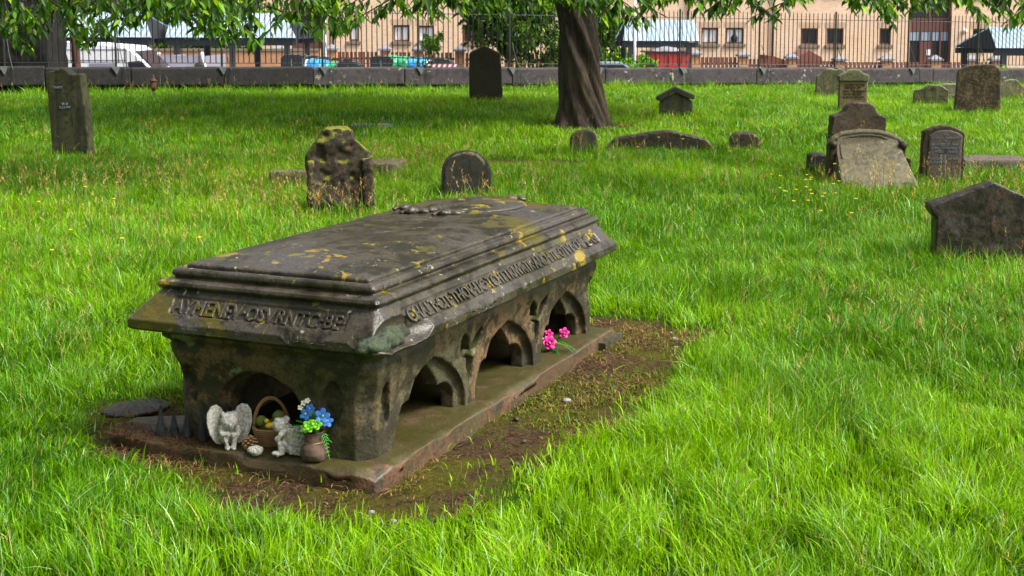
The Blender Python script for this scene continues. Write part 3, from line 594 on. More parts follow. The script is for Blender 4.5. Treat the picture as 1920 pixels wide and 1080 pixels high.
def basket():
    t = thing('wicker_basket', 'wicker basket with tall hoop handle holding toys and leaves between the two angels', 'basket', onplinth(.135, .535), R(5))
    b = B()
    for k in range(9): z = .006 + .0075 * k; r = .052 + .0018 * k; b.tube([(r * math.cos(a), r * math.sin(a), z + .0015 * math.sin(a * 9)) for a in np.linspace(0, 6.28, 25)], .0045, 6)
    b.lathe([(.048, 0), (.050, .004), (.064, .068), (.060, .068), (.046, .008)], 20); b.build('bowl', M['wicker'], t, True)
    h = B(); h.tube([(.066 * math.cos(a), 0, .06 + .115 * math.sin(a)) for a in np.linspace(0, math.pi, 17)], .0042, 8); h.tube([(.060 * math.cos(a), .003, .06 + .108 * math.sin(a)) for a in np.linspace(0, math.pi, 17)], .003, 8); h.build('handle', M['wicker'], t, True)
    d = thing('toy_duck', 'small yellow toy duck sitting in the wicker basket', 'toy', onplinth(.10, .515) + Vector((0, 0, .072)), R(200))
    q = B(); q.ball((0, 0, .008), (.018, .013, .012)); q.ball((.012, 0, .026), .009); q.ball((-.014, 0, .016), (.007, .007, .006)); q.build('body', M['yellow'], d, True)
    q = B(); q.ball((.023, 0, .024), (.007, .005, .0025)); q.build('beak', M['rustmetal'], d, True)
    for k, (dx, dz, r) in enumerate(((-.035, .085, .022), (.03, .10, .026), (.045, .088, .018))):
        e = B(); e.ball((dx, .0, dz), (r, r * .7, r)); e.build('leaf_bunch', M['olivetoy'], t, True)
basket()
def pinecone(): 
    t = thing('pine_cone', 'small pale pine cone lying between the bowed angel and the basket', 'pine cone', onplinth(.03, .555), .3)
    b = B()
    for k in range(46):
        a = k * 2.4; z = .006 + k * .0011; r = .024 * math.sin(math.pi * (k + 6) / 56); b.ball((r * math.cos(a), r * math.sin(a), z), (.008, .006, .0035), 1, Matrix.Rotation(a, 3, 'Z'))
    b.build('cone_scales', M['wicker'], t, True); s = B(); s.ball((0, 0, .028), (.012, .012, .024)); s.build('core', M['sack'], t, True)
    t = thing('pale_stone', 'rough pale stone lump lying in front of the basket', 'stone', onplinth(.01, .515)); b = B(); b.ball((0, 0, .012), (.028, .02, .018), 3); o = b.build('lump', M['angel'], t); remesh(o, .003, .008, 50)
pinecone()
def flower(t, P, r, mat, n=5, layers=1, tilt=(-.9, 0), name='flower'):
    b = B(); q = Vector((tilt[1], -1, .5)).normalized().to_track_quat('Z', 'Y').to_matrix()
    for L in range(layers):
        for k in range(n):
            a = 2 * math.pi * (k + .5 * L) / n; rr = r * (1 - .28 * L); Mx = Matrix.Rotation(a, 3, 'Z') @ Matrix.Rotation(-.35 - .4 * L, 3, 'Y')
            Mr = q @ Mx; c = q @ (Matrix.Rotation(a, 3, 'Z') @ Vector((rr * .55, 0, .25 * r * L))); b.ball(Vector(P) + c, (rr * .55, rr * .42, rr * .10), 2, Mr)
    o = b.build(name, mat, t, True); c = B(); c.ball(Vector(P) + q @ Vector((0, 0, r * .22)), r * .2, 1); c.build('centre', M['yellow'] if layers == 1 else M['lime'], o, True); return o
def sprig(t, P, d, L, mat, name='leaf_sprig', n=8):
    b = B(); d = Vector(d).normalized(); s = d.cross(Vector((0, 0, 1))).normalized(); P = Vector(P)
    for k in range(n):
        p = P + d * L * k / n; p.z -= .4 * L * (k / n) ** 2
        for sg in (-1, 1):
            q = (s * sg + d * .6).normalized(); w_ = L * .34 * (1 - k / n * .7); vs = [b.bm.verts.new(p), b.bm.verts.new(p + q * w_ * .5 + d * w_ * .18), b.bm.verts.new(p + q * w_ + Vector((0, 0, -.1 * w_))), b.bm.verts.new(p + q * w_ * .5 - d * w_ * .12)]; b.bm.faces.new(vs)
    b.tube([P, P + d * L * .5 - Vector((0, 0, .1 * L)), P + d * L - Vector((0, 0, .4 * L))], .0012, 5); return b.build(name, mat, t, False)
def pot():
    P = onplinth(.04, .285); t = thing('flower_sack', 'brown sacking pot with blue and lime artificial flowers beside the crouching angel', 'flower pot', P, R(0))
    b = B(); b.lathe([(.026, 0), (.036, .006), (.041, .025), (.038, .045), (.027, .060), (.030, .078), (.036, .098), (.030, .098), (.022, .075)], 18); t.scale = (1.15, 1.15, 1.12); o = b.build('pot', M['sack'], t); erode(o, .004, .006, 35, 4)
    s = B(); s.tube([(.0275 * math.cos(a), .0275 * math.sin(a), .061) for a in np.linspace(0, 6.28, 17)], .003, 6); s.build('string_tie', M['wicker'], t, True)
    flower(t, (.030, -.018, .150), .024, M['blue'], 5, tilt=(0, .5)); flower(t, (.043, -.008, .130), .020, M['blue'], 5, tilt=(0, .7)); flower(t, (-.022, .0, .150), .020, M['blue'], 5, tilt=(0, -.3)); flower(t, (-.012, .01, .165), .015, M['blue'])
    flower(t, (-.008, -.034, .122), .020, M['lime'], 5, 2); flower(t, (.014, -.034, .128), .019, M['lime'], 5, 2); flower(t, (-.022, -.028, .112), .014, M['lime'], 5, 1)
    for (x, z) in ((-.03, .185), (-.018, .192), (-.040, .17)): flower(t, (x, .005, z), .009, M['cream'], 5, 1, name='small_flower')
    for k, (d, L) in enumerate((((-1, -.3, .1), .075), ((-1, .1, .5), .085), ((-.6, -.6, .2), .05), ((.2, .1, 1.2), .09), ((.5, .1, 1.3), .08), ((1, -.1, -.3), .06), ((.9, .2, .9), .07), ((-.2, .3, 1.4), .10), ((-.9, .2, .9), .08))): sprig(t, (0, 0, .100), d, L, M['fern'], n=9)
    sprig(t, (.034, -.01, .09), (.3, -.2, -1), .06, M['fern'], n=7)
pot()
def rose_bunch():
    P = onplinth(1.80, .10); t = thing('artificial_roses', 'bunch of two pink artificial roses in the far side arch of the tomb', 'artificial flowers', P)
    flower(t, (-.025, -.03, .045), .034, M['pink'], 6, 4, tilt=(0, .4), name='rose'); flower(t, (-.028, .0, .080), .022, M['pink'], 5, 3, tilt=(0, .2), name='rose'); flower(t, (.045, .0, .085), .026, M['pink'], 5, 4, tilt=(0, .3), name='rose')
    for d, L, z in (((.2, -.8, .1), .10, .02), ((.9, -.9, .2), .12, .045), ((1, -.4, .1), .12, .04), ((-.6, -.9, -.1), .08, .015), ((.7, .3, .5), .08, .05), ((-.9, -.5, .1), .07, .02)): sprig(t, (0, 0, z), d, L, M['fern'], n=10)
    s = B(); s.tube([(0, .08, .01), (0, .03, .03), (-.02, -.01, .045)], .003, 6); s.tube([(0, .08, .01), (.02, .03, .05), (.045, .01, .075)], .003, 6); s.build('stem', M['fern'], t, True)
    flower(t, (-.065, .03, .05), .014, M['cream'], 5, 2, name='white_flower')
rose_bunch()
for k, (u, v, h_, lb_) in enumerate(((.045, .975, .115, 'tall grey bottle-brush tree ornament at the far left of the plinth'), (.06, .925, .085, 'short grey bottle-brush tree ornament, second from the left on the plinth'), (.062, .865, .10, 'grey bottle-brush tree ornament against the chest, third from the left'), (.05, .785, .13, 'dark bottle-brush tree ornament just left of the bowed angel'))):
    t = thing('bottle_brush_tree', lb_, 'ornament', onplinth(u, v), k, 'bottle-brush trees on the plinth'); b = B()
    for i in range(520):
        z = random.random() ** 1.3 * h_ * .9; r = .024 * (1 - z / h_) + .002; a = random.random() * 6.28; q = Vector((math.cos(a), math.sin(a), .25)); n_ = Vector((-math.sin(a), math.cos(a), 0)); p0 = Vector((0, 0, .012 + z)); b.bm.faces.new([b.bm.verts.new(p0 + n_ * .0035), b.bm.verts.new(p0 - n_ * .0035), b.bm.verts.new(p0 + q * r)])
    b.tube([(0, 0, .01), (0, 0, h_)], .017, 10, .002); b.build('bristles', M['grey_brush'], t)
    b = B(); b.lathe([(.012, 0), (.012, .012), (.006, .014)], 10); b.build('base', M['sack'], t, True)
def thatch():
    n = 3000; u = rng.uniform(-.02, .13, n); v = rng.uniform(.70, 1.20, n); x = TO[0] + u * Uv[0] + v * Vv[0]; y = TO[1] + u * Uv[1] + v * Vv[1]
    c = np.where((rng.random(n) < .5)[:, None], np.array([.18, .09, .035]), np.array([.07, .038, .02])) * rng.uniform(.6, 1.3, n)[:, None]
    V, T, Cc = blades(x, y, .030 + rng.uniform(0, .012, n), rng.uniform(.01, .03, n), np.full(n, .003), rng.uniform(0, 6.28, n), rng.uniform(.9, 3, n), c, 3)
    tag(link('dead_needles', mesh_np('n', V, T, Cc), None, [M['dry']]), 'brown dead needles heaped on the plinth under the bottle-brush trees', 'dead needles', kind='stuff')
thatch()
st = thing('flat_stone', 'flat dark stone lying in the soil at the left of the tomb plinth', 'stone', TW(.42, 1.42, 0), .5); b = B(); b.ball((0, 0, -.018), (.15, .10, .030), 3); o = b.build('slab', M['nearstone'], st); remesh(o, .01, .015, 12)
st = thing('flat_stone', 'pale block of stone under the far end of the tomb plinth', 'stone', TW(2.24, -.01, 0), R(65)); b = B(); b.box(-.12, .12, -.03, .05, -.1, .025); o = o = b.build('slab', M['olive'], st)

for k in range(16):
    u, v = random.uniform(-.2, 2.6), random.uniform(-.36, -.06); x, y, _z = TW(u, v)
    if bare(np.array([x]), np.array([y]))[0] < .04: continue
    sz = random.uniform(.010, .022); t = thing('pebble', 'small grey pebble in the bare soil along the right side of the tomb', 'pebble', (x, y, tz(x, y) - .01), random.uniform(0, 6), 'pebbles in the bare soil'); b = B(); b.ball((0, 0, 0), (sz, sz * .7, sz * .55), 2); o = b.build('stone', M['cap'] if k % 3 == 0 else M['olive'], t, True)
# ================================================================= HEADSTONES
def headstone(name, label, cat, pts, org, sc_, base, mat, th=.15, yaw=0, lean=0, back=0, slope=None, zoff=.1, vox=.02, amp=.01, fr=5, part='slab', group=None, panel=None, cap=None, amp2=.0, Y=None):
    """outline pts in enlarged picture coordinates (origin org, enlargement sc_) standing at ground pixel base"""
    P = [(org[0] + x / sc_, org[1] + y / sc_) for x, y in pts]; g = G(base[0], base[1], zoff)
    if Y: g = at(base[0], base[1], Y)
    D = g[1]; s = F / D; gz = tz(g[0], g[1]); zb = g[2]
    loc = (g[0], g[1], gz); t = thing(name, label, cat, loc, yaw, group)
    def cv(Q): return [((x - base[0]) / s / math.cos(yaw), zb - gz + (base[1] - y) / s) for x, y in Q]
    out = cv(P); lo = min(z for x, z in out); out = [(x, (z if z > lo + .12 else z - .15)) for x, z in out]
    b = B()
    if slope: b.prism(out, 0, th, sl=slope)
    else: b.prism(out, 0, th)
    o = b.build(part, mat, t); erode(o, vox, amp, fr, int(abs(base[0])) % 97, amp2=amp2, freq2=6)
    if panel:
        Q, pm, dep, nm = panel; b = B(); b.prism(cv([(org[0] + x / sc_, org[1] + y / sc_) for x, y in Q]), -dep, .03); q = b.build(nm, pm, t); erode(q, vox * .8, amp * .5, fr, 5)
    if cap:
        Q, cm, dep, nm = cap; b = B(); b.prism(cv([(org[0] + x / sc_, org[1] + y / sc_) for x, y in Q]), -dep, th + dep); q = b.build(nm, cm, t); erode(q, vox * .8, amp * .6, fr, 7)
    if lean or back: t.rotation_euler = (back, lean, yaw)
    BLOCK.append((g[0] - .02 + min(x for x, z in out) * .9, g[0] + max(x for x, z in out) * .9, g[1] + .03, g[1] + th))
    return t, s, cv
def lettering(t, cv, lines, org, sc_, y=-.004, mat=None, h=.02, parent=None):
    """rows of small incised letters as thin raised strips"""
    for (txt, x0, x1, yy) in lines:
        cu = bpy.data.curves.new('t', 'FONT'); cu.body = txt; cu.size = 1; cu.extrude = .02; cu.resolution_u = 1; q = bpy.data.objects.new('t', cu); C.objects.link(q); dg = bpy.context.evaluated_depsgraph_get(); dg.update(); me = bpy.data.meshes.new_from_object(q.evaluated_get(dg)); bpy.data.objects.remove(q)
        V = np.empty(len(me.vertices) * 3, np.float32); me.vertices.foreach_get('co', V); V = V.reshape(-1, 3); (ax, az), (bx, bz) = cv([(org[0] + x0 / sc_, org[1] + yy / sc_), (org[0] + x1 / sc_, org[1] + yy / sc_)])
        X = ax + (V[:, 0] - V[:, 0].min()) / (V[:, 0].max() - V[:, 0].min()) * (bx - ax); Z = az + V[:, 1] / .7 * h; Yc = np.where(V[:, 2] > 0, y, y + .02); me.vertices.foreach_set('co', np.stack([X, Yc, Z], 1).astype(np.float32).ravel()); me.update(); link('lettering', me, parent or t, [mat])
PAINT = plain('worn_letter_paint', (.22, .25, .33, 1), .8); ENG = plain('engraved_letter_shade', (.045, .035, .02, 1), .9)
z5 = ((60, 110), 5.686)
t, s, cv = headstone('headstone', 'tall olive streaked headstone with shouldered peak leaning left near the left edge', 'headstone', [(205, 1010), (180, 520), (152, 140), (235, 134), (290, 112), (345, 90), (395, 118), (450, 172), (548, 150), (590, 520), (632, 1010)], z5[0], z5[1], (134, 283), M['olive'], th=.16, yaw=R(-8), amp=.010, zoff=.12)
lettering(t, cv, [('MARY', 250, 350, 318), ('LA · D', 340, 400, 495), ('RESOF', 310, 430, 530)], *z5, y=-.012, mat=PAINT, h=.03)
t, s, cv = headstone('headstone', 'plain dark brown headstone with low pointed top beside the big tree trunk', 'headstone', [(122, 790), (120, 190), (140, 165), (290, 90), (470, 178), (480, 300), (510, 790)], (860, 70), 6, (912, 194), M['dbrown'], th=.14, yaw=R(4), vox=.025, amp=.005)
z3 = ((1000, 0), 4)
t, s, cv = headstone('headstone', 'small mossy headstone with house-shaped gable roof right of the big tree', 'headstone', [(945, 890), (943, 770), (1062, 690), (1195, 760), (1197, 890)], *z3, (1267, 219), M['olive'], th=.2, yaw=R(-5), vox=.02, cap=([(920, 745), (925, 725), (1062, 650), (1210, 712), (1208, 745), (1160, 742), (1062, 695), (955, 765)], M['olive'], .035, 'gable_cap'), amp=.014)
z4 = ((1440, 0), 4)
headstone('headstone', 'pale green lichened headstone with wavy top near the railings', 'headstone', [(353, 730), (362, 570), (392, 558), (430, 520), (470, 514), (500, 524), (540, 514), (572, 535), (578, 720)], *z4, (1555, 180), M['gpale'], th=.15, yaw=R(-10), amp=.012)
t, s, cv = headstone('headstone', 'tan inscribed headstone with curved moulded cap, in front of the pale wavy one', 'headstone', [(532, 830), (532, 605), (742, 605), (738, 830)], *z4, (1600, 206), M['tan'], th=.14, yaw=R(-6), amp=.006, cap=([(527, 612), (524, 572), (548, 556), (582, 540), (606, 524), (642, 516), (680, 524), (708, 548), (746, 560), (750, 585), (742, 612)], M['gpale'], .03, 'curved_cap'))
lettering(t, cv, [('SACRED TO THE', 570, 720, 645), ('MEMORY OF', 575, 690, 665), ('WHO DIED HERE IN', 560, 720, 690), ('HIS YEARS AND', 565, 700, 712), ('ALSO OF HIS WIFE', 560, 720, 735)], *z4, y=-.008, mat=ENG, h=.035)
zr = ((1700, 100), 8.727)
headstone('headstone', 'low broken lichen-covered headstone with lumpy top left of the big brown headstone', 'headstone', [(122, 830), (135, 602), (290, 572), (320, 532), (400, 516), (470, 527), (505, 520), (560, 530), (620, 580), (660, 602), (662, 770)], *zr, (1745, 194), M['gpale'], th=.18, yaw=R(-14), amp=.02)
headstone('headstone', 'pale grey-green stone on a ledge half hidden behind the big brown headstone', 'headstone', [(560, 730), (590, 520), (660, 500), (1000, 500), (1000, 730)], *zr, (1785, 184), M['gpale'], th=.2, amp=.01, panel=([(540, 740), (560, 672), (1000, 672), (1000, 740)], M['slate'], .12, 'ledge'))
headstone('headstone', 'big brown blotched headstone with rounded shoulders at the right', 'headstone', [(803, 930), (826, 600), (838, 315), (870, 268), (960, 212), (1100, 190), (1250, 178), (1390, 190), (1450, 240), (1490, 290), (1503, 400), (1508, 930)], *zr, (1832, 206), M['brown'], th=.2, yaw=R(-12), amp=.015)
headstone('headstone', 'pale lichened headstone with bell-shaped top at the right edge', 'headstone', [(1500, 720), (1500, 525), (1555, 505), (1620, 452), (1700, 425), (1780, 425), (1830, 460), (1860, 510), (1930, 560), (2010, 590), (2015, 720)], *zr, (1897, 180), M['gpale'], th=.15, amp=.012)
zs = ((1500, 180), 6.75)
headstone('headstone', 'dark reddish headstone with round hump and square shoulders behind the slanted tablet', 'headstone', [(385, 560), (400, 262), (420, 246), (510, 225), (560, 188), (610, 122), (660, 90), (720, 76), (790, 90), (850, 78), (900, 100), (950, 150), (975, 205), (1020, 240), (1090, 264), (1106, 282), (1100, 560)], *zs, (1610, 256), M['rust'], th=.18, amp=.012, yaw=R(3))
# slanted tablet
H_ = .42
t, s, cv = headstone('slanted_tablet', 'slanted lichen-covered memorial tablet with arched moulded frame among seeding grass', 'memorial tablet', [(400, 960), (430, 620), (445, 540), (520, 490), (620, 464), (740, 452), (850, 450), (980, 460), (1120, 488), (1210, 540), (1240, 620), (1375, 970)], *zs, (1625, 328), M['slab'], th=.16, slope=lambda x, z: -.42 * max(0, (.40 - z) / .40), amp=.006, vox=.012)
def frame_strip(P, w_, d, nm, mat):
    Q = cv([(zs[0][0] + x / zs[1], zs[0][1] + y / zs[1]) for x, y in P]); b = B(); b.tube([(x, -.42 * max(0, (.40 - z) / .40) - d, z) for x, z in Q], w_, 8); o = b.build(nm, mat, t); erode(o, .008, .004, 20, 3)
frame_strip([(365, 590), (420, 530), (520, 478), (700, 452), (850, 450), (1000, 462), (1150, 502), (1250, 560), (1305, 610)], .030, -.02, 'arched_moulding', M['slab'])
frame_strip([(480, 770), (490, 620), (520, 560), (600, 515), (760, 490), (880, 490), (1010, 505), (1110, 560), (1160, 660), (1215, 790)], .013, .0, 'inner_moulding', M['slate'])
for P, sg in (((385, 600), -1), ((1270, 610), 1)):
    (x, z), = cv([(zs[0][0] + P[0] / zs[1], zs[0][1] + P[1] / zs[1])]); b = B(); b.ball((x, -.06, z), (.045, .05, .04)); b.box(x - .028, x + .035, -.06, .12, -.1, z); o = b.build('console', M['rust'], t); erode(o, .012, .008, 15, 4)
headstone('stone_block', 'dark wet stone block left of the slanted tablet', 'stone', [(130, 930), (135, 750), (250, 742), (340, 745), (345, 930)], *zs, (1536, 317), M['black'], th=.22, amp=.01, vox=.015)
headstone('stone_block', 'mossy stone lump between the slanted tablet and the inscribed round-topped headstone', 'stone', [(1290, 960), (1300, 790), (1350, 770), (1410, 800), (1425, 880), (1430, 960)], *zs, (1705, 318), M['mossy'], th=.22, amp=.02, vox=.015)
zt = ((1700, 220), 8.727)
t, s, cv = headstone('headstone', 'reddish brown inscribed headstone with arched top right of the slanted tablet', 'headstone', [(240, 960), (268, 245), (300, 218), (440, 165), (560, 132), (700, 140), (800, 172), (918, 246), (915, 400), (905, 960)], *zt, (1767, 326), M['rust'], th=.16, yaw=R(-9), amp=.006, vox=.014, panel=([(335, 1040), (358, 292), (450, 226), (560, 200), (700, 202), (800, 232), (880, 288), (868, 1040)], M['slate'], .008, 'inscribed_panel'))
lettering(t, cv, [('IN', 580, 640, 290), ('LOVING  MEMORY', 400, 820, 345), ('OF', 590, 640, 390), ('HE · AGED 57 · WHO', 385, 850, 455), ('DIED 17 ·APRIL 1', 400, 830, 515), ('AGED  · YEARS', 450, 800, 572), ('ALSO ·', 530, 700, 632), ('MARGARET · HIS WIFE', 375, 840, 690), ('ELIZABETH', 380, 640, 745)], *zt, y=-.012, mat=PAINT, h=.022)
zn = ((1480, 170), 3.2727)
t, s, cv = headstone('headstone', 'broad dark wet headstone with low gable top at the right edge, nearest of the headstones', 'headstone', [(893, 990), (905, 790), (872, 752), (862, 712), (870, 700), (1240, 553), (1615, 715), (1620, 735), (1610, 765), (1572, 795), (1575, 990)], *zn, (1850, 470), M['nearstone'], th=.16, yaw=R(-4), amp=.010, amp2=.006, vox=.013)
zm = ((560, 230), 6.75)
t, s, cv = headstone('headstone', 'thick crumbling headstone with pointed top covered in yellow-green moss left of centre', 'headstone', [(150, 1050), (112, 470), (110, 430), (150, 380), (222, 270), (280, 170), (305, 95), (360, 60), (480, 45), (630, 50), (680, 100), (710, 190), (820, 300), (925, 400), (948, 560), (968, 1050)], *zm, (640, 380), M['mossy'], th=.26, yaw=R(8), amp=.030, amp2=.03, vox=.013, zoff=.1)
for nm, Q, dd in (('pilaster', [(120, 1050), (112, 470), (205, 470), (215, 1050)], .035), ('pilaster', [(820, 1050), (800, 450), (930, 420), (965, 1050)], .035)):
    b = B(); b.prism(cv([(zm[0][0] + x / zm[1], zm[0][1] + y / zm[1]) for x, y in Q]), -dd, .05); o = b.build(nm, M['mossy'], t); erode(o, .012, .018, 14, len(nm), amp2=.015, freq2=9)
zq = ((480, 220), 4)
headstone('headstone', 'small round-topped black headstone with moss along its crown, behind the tomb', 'headstone', [(1400, 540), (1410, 380), (1440, 312), (1500, 268), (1590, 252), (1680, 270), (1738, 322), (1768, 400), (1768, 540)], *zq, (877, 349), M['black'], th=.15, yaw=R(10), amp=.010, vox=.014, cap=([(1436, 318), (1500, 270), (1590, 253), (1660, 268), (1722, 330), (1715, 375), (1650, 300), (1560, 275), (1480, 300)], M['slab'], .003, 'moss_crown'))
zl = ((1040, 220), 4.364)
headstone('headstone', 'sunken round-topped headstone below the big tree trunk, left of the long sunken stone', 'headstone', [(122, 270), (128, 165), (180, 118), (240, 101), (300, 106), (340, 135), (352, 180), (350, 270)], *zl, (1096, 274), M['olive'], th=.18, amp=.01)
headstone('headstone', 'long sunken dark stone with low gable outline barely above the grass', 'headstone', [(375, 270), (385, 190), (490, 176), (600, 156), (760, 131), (900, 113), (955, 113), (1100, 150), (1240, 182), (1370, 203), (1378, 270)], *zl, (1243, 272), M['nearstone'], th=.22, amp=.01)
headstone('headstone', 'sunken dark round-topped headstone right of the long sunken stone', 'headstone', [(1418, 260), (1428, 190), (1450, 160), (1490, 135), (1560, 123), (1620, 131), (1668, 165), (1694, 208), (1698, 260)], *zl, (1397, 270), M['nearstone'], th=.18, amp=.01)
def slab(label, px0, px1, py, dep, h, mat, yaw=0):
    a = G(px0, py, h); b2 = G(px1, py, h); t = thing('flat_grave_slab', label, 'grave slab', ((a[0] + b2[0]) / 2, a[1] + dep / 2, tz(a[0], a[1])), yaw); w_ = (b2[0] - a[0]) / 2
    b = B(); b.box(-w_, w_, -dep / 2, dep / 2, -.1, h); o = b.build('slab', mat, t); erode(o, .02, .012, 8, px0 % 31); BLOCK.append((a[0] + .05, b2[0] - .05, a[1] + .05, a[1] + dep - .02))
slab('low flat stone kerb in the grass left of the mossy crumbling headstone', 505, 590, 318, .22, .17, M['gpale'])
slab('weathered flat stone ledge right of the mossy crumbling headstone', 690, 748, 304, .5, .15, M['slab'], R(-10))
slab('flat slab coloured pale for a glint in shaded grass beyond the mossy headstone', 655, 735, 243, .35, .06, M['cap'])  # matt pale grey puts the glint into the slab colour
slab('broken dark flat slab in the grass right of the inscribed round-topped headstone', 1808, 1935, 298, .5, .14, M['slate'])

# ================================================================= WALL AND RAILING
wall = thing('churchyard_wall', 'low dark stone boundary wall with deep coping across the far side of the graveyard', 'wall', (0, 0, 0))
WL0, WL1 = -3.2, 26; ang = math.atan2(FD[1], FD[0])
def wz(s): return .70 - .0128 * s
def wallM(s): p = FL(s); return Matrix.Translation((p[0], p[1], 0)) @ Matrix.Rotation(ang, 4, 'Z')
b = B(); b.prism([(WL0, -1.5), (WL1, -1.5), (WL1, wz(WL1) - .36), (WL0, wz(WL0) - .36)], .06, .40, M=wallM(0)); b.build('wall_base', M['rubble'], wall)
s_ = WL0; i = 0
while s_ < WL1:
    L_ = random.uniform(1.5, 2.6)
    if i == 3: L_ = (3.62 - s_)
    L_ = max(L_, .9); zt_ = wz(s_ + L_ / 2); b = B(); b.box(0, L_ - .004, -.06, .46, zt_ - .37, zt_ + random.uniform(-.006, .006), M=wallM(s_), bev=.012)
    o = b.build('coping_stone', M['copingdark'] if s_ < 3.3 else M['coping'], wall); erode(o, .02, .007, 5, i); s_ += L_; i += 1
rail = thing('iron_railing', 'black iron railing with spiked vertical bars standing on the boundary wall', 'railing', (0, 0, 0))
def rp(s, h, off=.15): p = FL(s) - FN * off; return Vector((p[0], p[1], wz(s) + h))
for h in (.085, 1.16):
    b = B(); b.tube([rp(s, h) for s in np.linspace(-2.6, 25, 30)], .0085, 6); b.build('rail', M['iron'], rail)
bar = B(); bar.tube([(0, 0, .09), (0, 0, 1.29)], 0.0108, 6); bar.tube([(0, 0, 1.29), (0, 0, 1.33)], 0.0108, 6, .001); bar_me = temp(bar); bm_ = bar_me.data; bpy.data.objects.remove(bar_me); bm_.materials.append(M['iron'])
ss = np.arange(-2.5, 24.8, .1125); rest = B(); vis = [s for s in ss if abs(rp(s, 0).x) < .42 * rp(s, 0).y + .1]; big = set(sorted(vis)[:100])
for s in ss:
    p = rp(s, 0); tl = random.gauss(0, .004)
    if s in big: o = link('bar', bm_, rail); o.location = p; o.rotation_euler = (0, tl + (.10 if 90 < 0 else 0), 0)
    else: rest.tube([p + Vector((0, 0, .09)), p + Vector((tl * 1.2, 0, 1.29))], 0.0108, 6); rest.tube([p + Vector((tl * 1.2, 0, 1.29)), p + Vector((tl * 1.2, 0, 1.33))], 0.0108, 6, .001)
o = rest.build('bar', M['iron'], rail); o['kind'] = 'stuff'
posts = [s for s in np.arange(-.3 - 2.08, 25, 2.08)]
for s in posts:
    b = B(); b.tube([rp(s, -.02), rp(s, 1.36)], .024, 8); o = b.build('post', M['ironpost'], rail)
    b = B(); Mx = wallM(s); b.prism([(-.10, 0), (.06, 0), (.05, -.04), (.015, -.14), (-.005, -.14), (-.05, -.06)], -.095, -.085, M=Matrix.Translation((0, 0, wz(s) + .004)) @ Mx); b.box(-.10, .06, -.095, .14, .012, .022, M=Matrix.Translation((0, 0, wz(s) - .01)) @ Mx); b.build('bracket', M['steel'], rail)
    p0 = rp(s + .06, .55); a0 = FL(s + .16) + FN * .11; b = B(); b.tube([p0, rp(s + .10, .22, .02), Vector((a0[0], a0[1], wz(s) - .04)), Vector((a0[0] + .02, a0[1] - .01, wz(s) - .30)), Vector((a0[0] - .04, a0[1], wz(s) - .45))], .009, 6); b.build('stay', M['ironpost'], rail)
# rubble pier at the left edge
g = G(45, 178, .1); pier = thing('rubble_wall', 'tall dark mossy rubble stone wall end at the left edge of the graveyard', 'wall', (0, 0, 0)); xr = (91 - 960) / F * g[1]; b = B(); b.box(xr - 5, xr, g[1], g[1] + 1.2, -.3, 5.2); o = b.build('rubble_masonry', M['rubble'], pier); erode(o, .05, .05, 3.2, 8, amp2=.03, freq2=4); BLOCK.append((xr - 5, xr - .03, g[1], g[1] + 1.2))
# little rusty lantern
g = at(288, 172, 24.6); t = thing('rusty_lantern', 'small rusty capped lantern stake in front of the boundary wall at the left', 'lantern', (g[0], g[1], tz(g[0], g[1])))
b = B(); b.tube([(0, 0, -.1), (0, 0, .12)], .02, 8); b.build('stake', M['rustmetal'], t, True); b = B(); b.lathe([(.035, .10), (.055, .16), (.060, .27), (.05, .28)], 12); b.build('body', M['rustmetal'], t, True); b = B(); b.lathe([(.075, .275), (.075, .29), (.03, .33), (.02, .36), (.025, .38), (.005, .40)], 12); b.build('lid', M['rustmetal'], t, True)
# ivy sprigs on the wall
for (px, lb_) in ((785, 'ivy clump climbing the railing stay left of the dark pointed headstone'), ):
    g = at(px + 12, 150, 27.0); n = 420; P = np.stack([g[0] + rng.normal(0, .10, n), np.full(n, g[1] + .75) + rng.normal(0, .05, n), g[2] + rng.normal(-.02, .20, n)], 1); V, T, Cc = leaf_mesh(P, rng.normal(size=(n, 3)) + [0, -.3, -.8], rng.normal(size=(n, 3)) + [0, -1, .5], np.full(n, .08), np.full(n, .05), leaf_cols(n, .8)); t = thing('ivy', lb_, 'ivy', g); V = V - g; o = link('leaves', mesh_np('ivy', V, T, Cc), t, [M['leaf']])
    b = B(); b.tube([(.05, .62, -.35), (.02, .62, -.1), (-.03, .62, .35), (.0, .62, 1.2)], .018, 6, .01); b.build('stem', M['bark'], t, True)

# ================================================================= TREES
def trunk_mesh(prof, n=72, rings=90, twist=2.2, seed=0, ridges=5, amp=.10):
    """prof: list of (z, cx, cy, r)"""
    pz = np.array([p[0] for p in prof]); z = np.linspace(pz[0], pz[-1], rings); th = np.linspace(0, 2 * np.pi, n, endpoint=False); Z, TH = np.meshgrid(z, th, indexing='ij')
    ip = lambda k: np.interp(Z, pz, [p[k] for p in prof]); tt = TH + twist * (Z - pz[0]) / 2.2
    p3 = np.stack([np.cos(tt).ravel() * 1.3, np.sin(tt).ravel() * 1.3, Z.ravel() * .35], 1); f = np.abs(noise(p3, 2.0, seed)).reshape(Z.shape); g2 = fbm(p3 * [1, 1, 1], 5, 3, seed + 4).reshape(Z.shape)
    r = ip(3) * (1 + amp * np.sin(ridges * tt + 1.3 * np.sin(2 * tt)) * .6 + amp * 1.5 * (f - .35) + .05 * g2); fl = np.exp(-(Z - pz[0]) / .22); r = r * (1 + .16 * fl * (1 + .8 * np.sin(5 * TH + 1)))
    V = np.stack([ip(1) + r * np.cos(TH), ip(2) + r * np.sin(TH), Z], 2).reshape(-1, 3); i = np.arange((rings - 1) * n); j = (i // n) * n + (i + 1) % n; return V, np.stack([i, j, j + n, i + n], 1)
def limb(b, P, r, r2): 
    P = [Vector(p) for p in P]; b.tube(P, r, 10, r2)
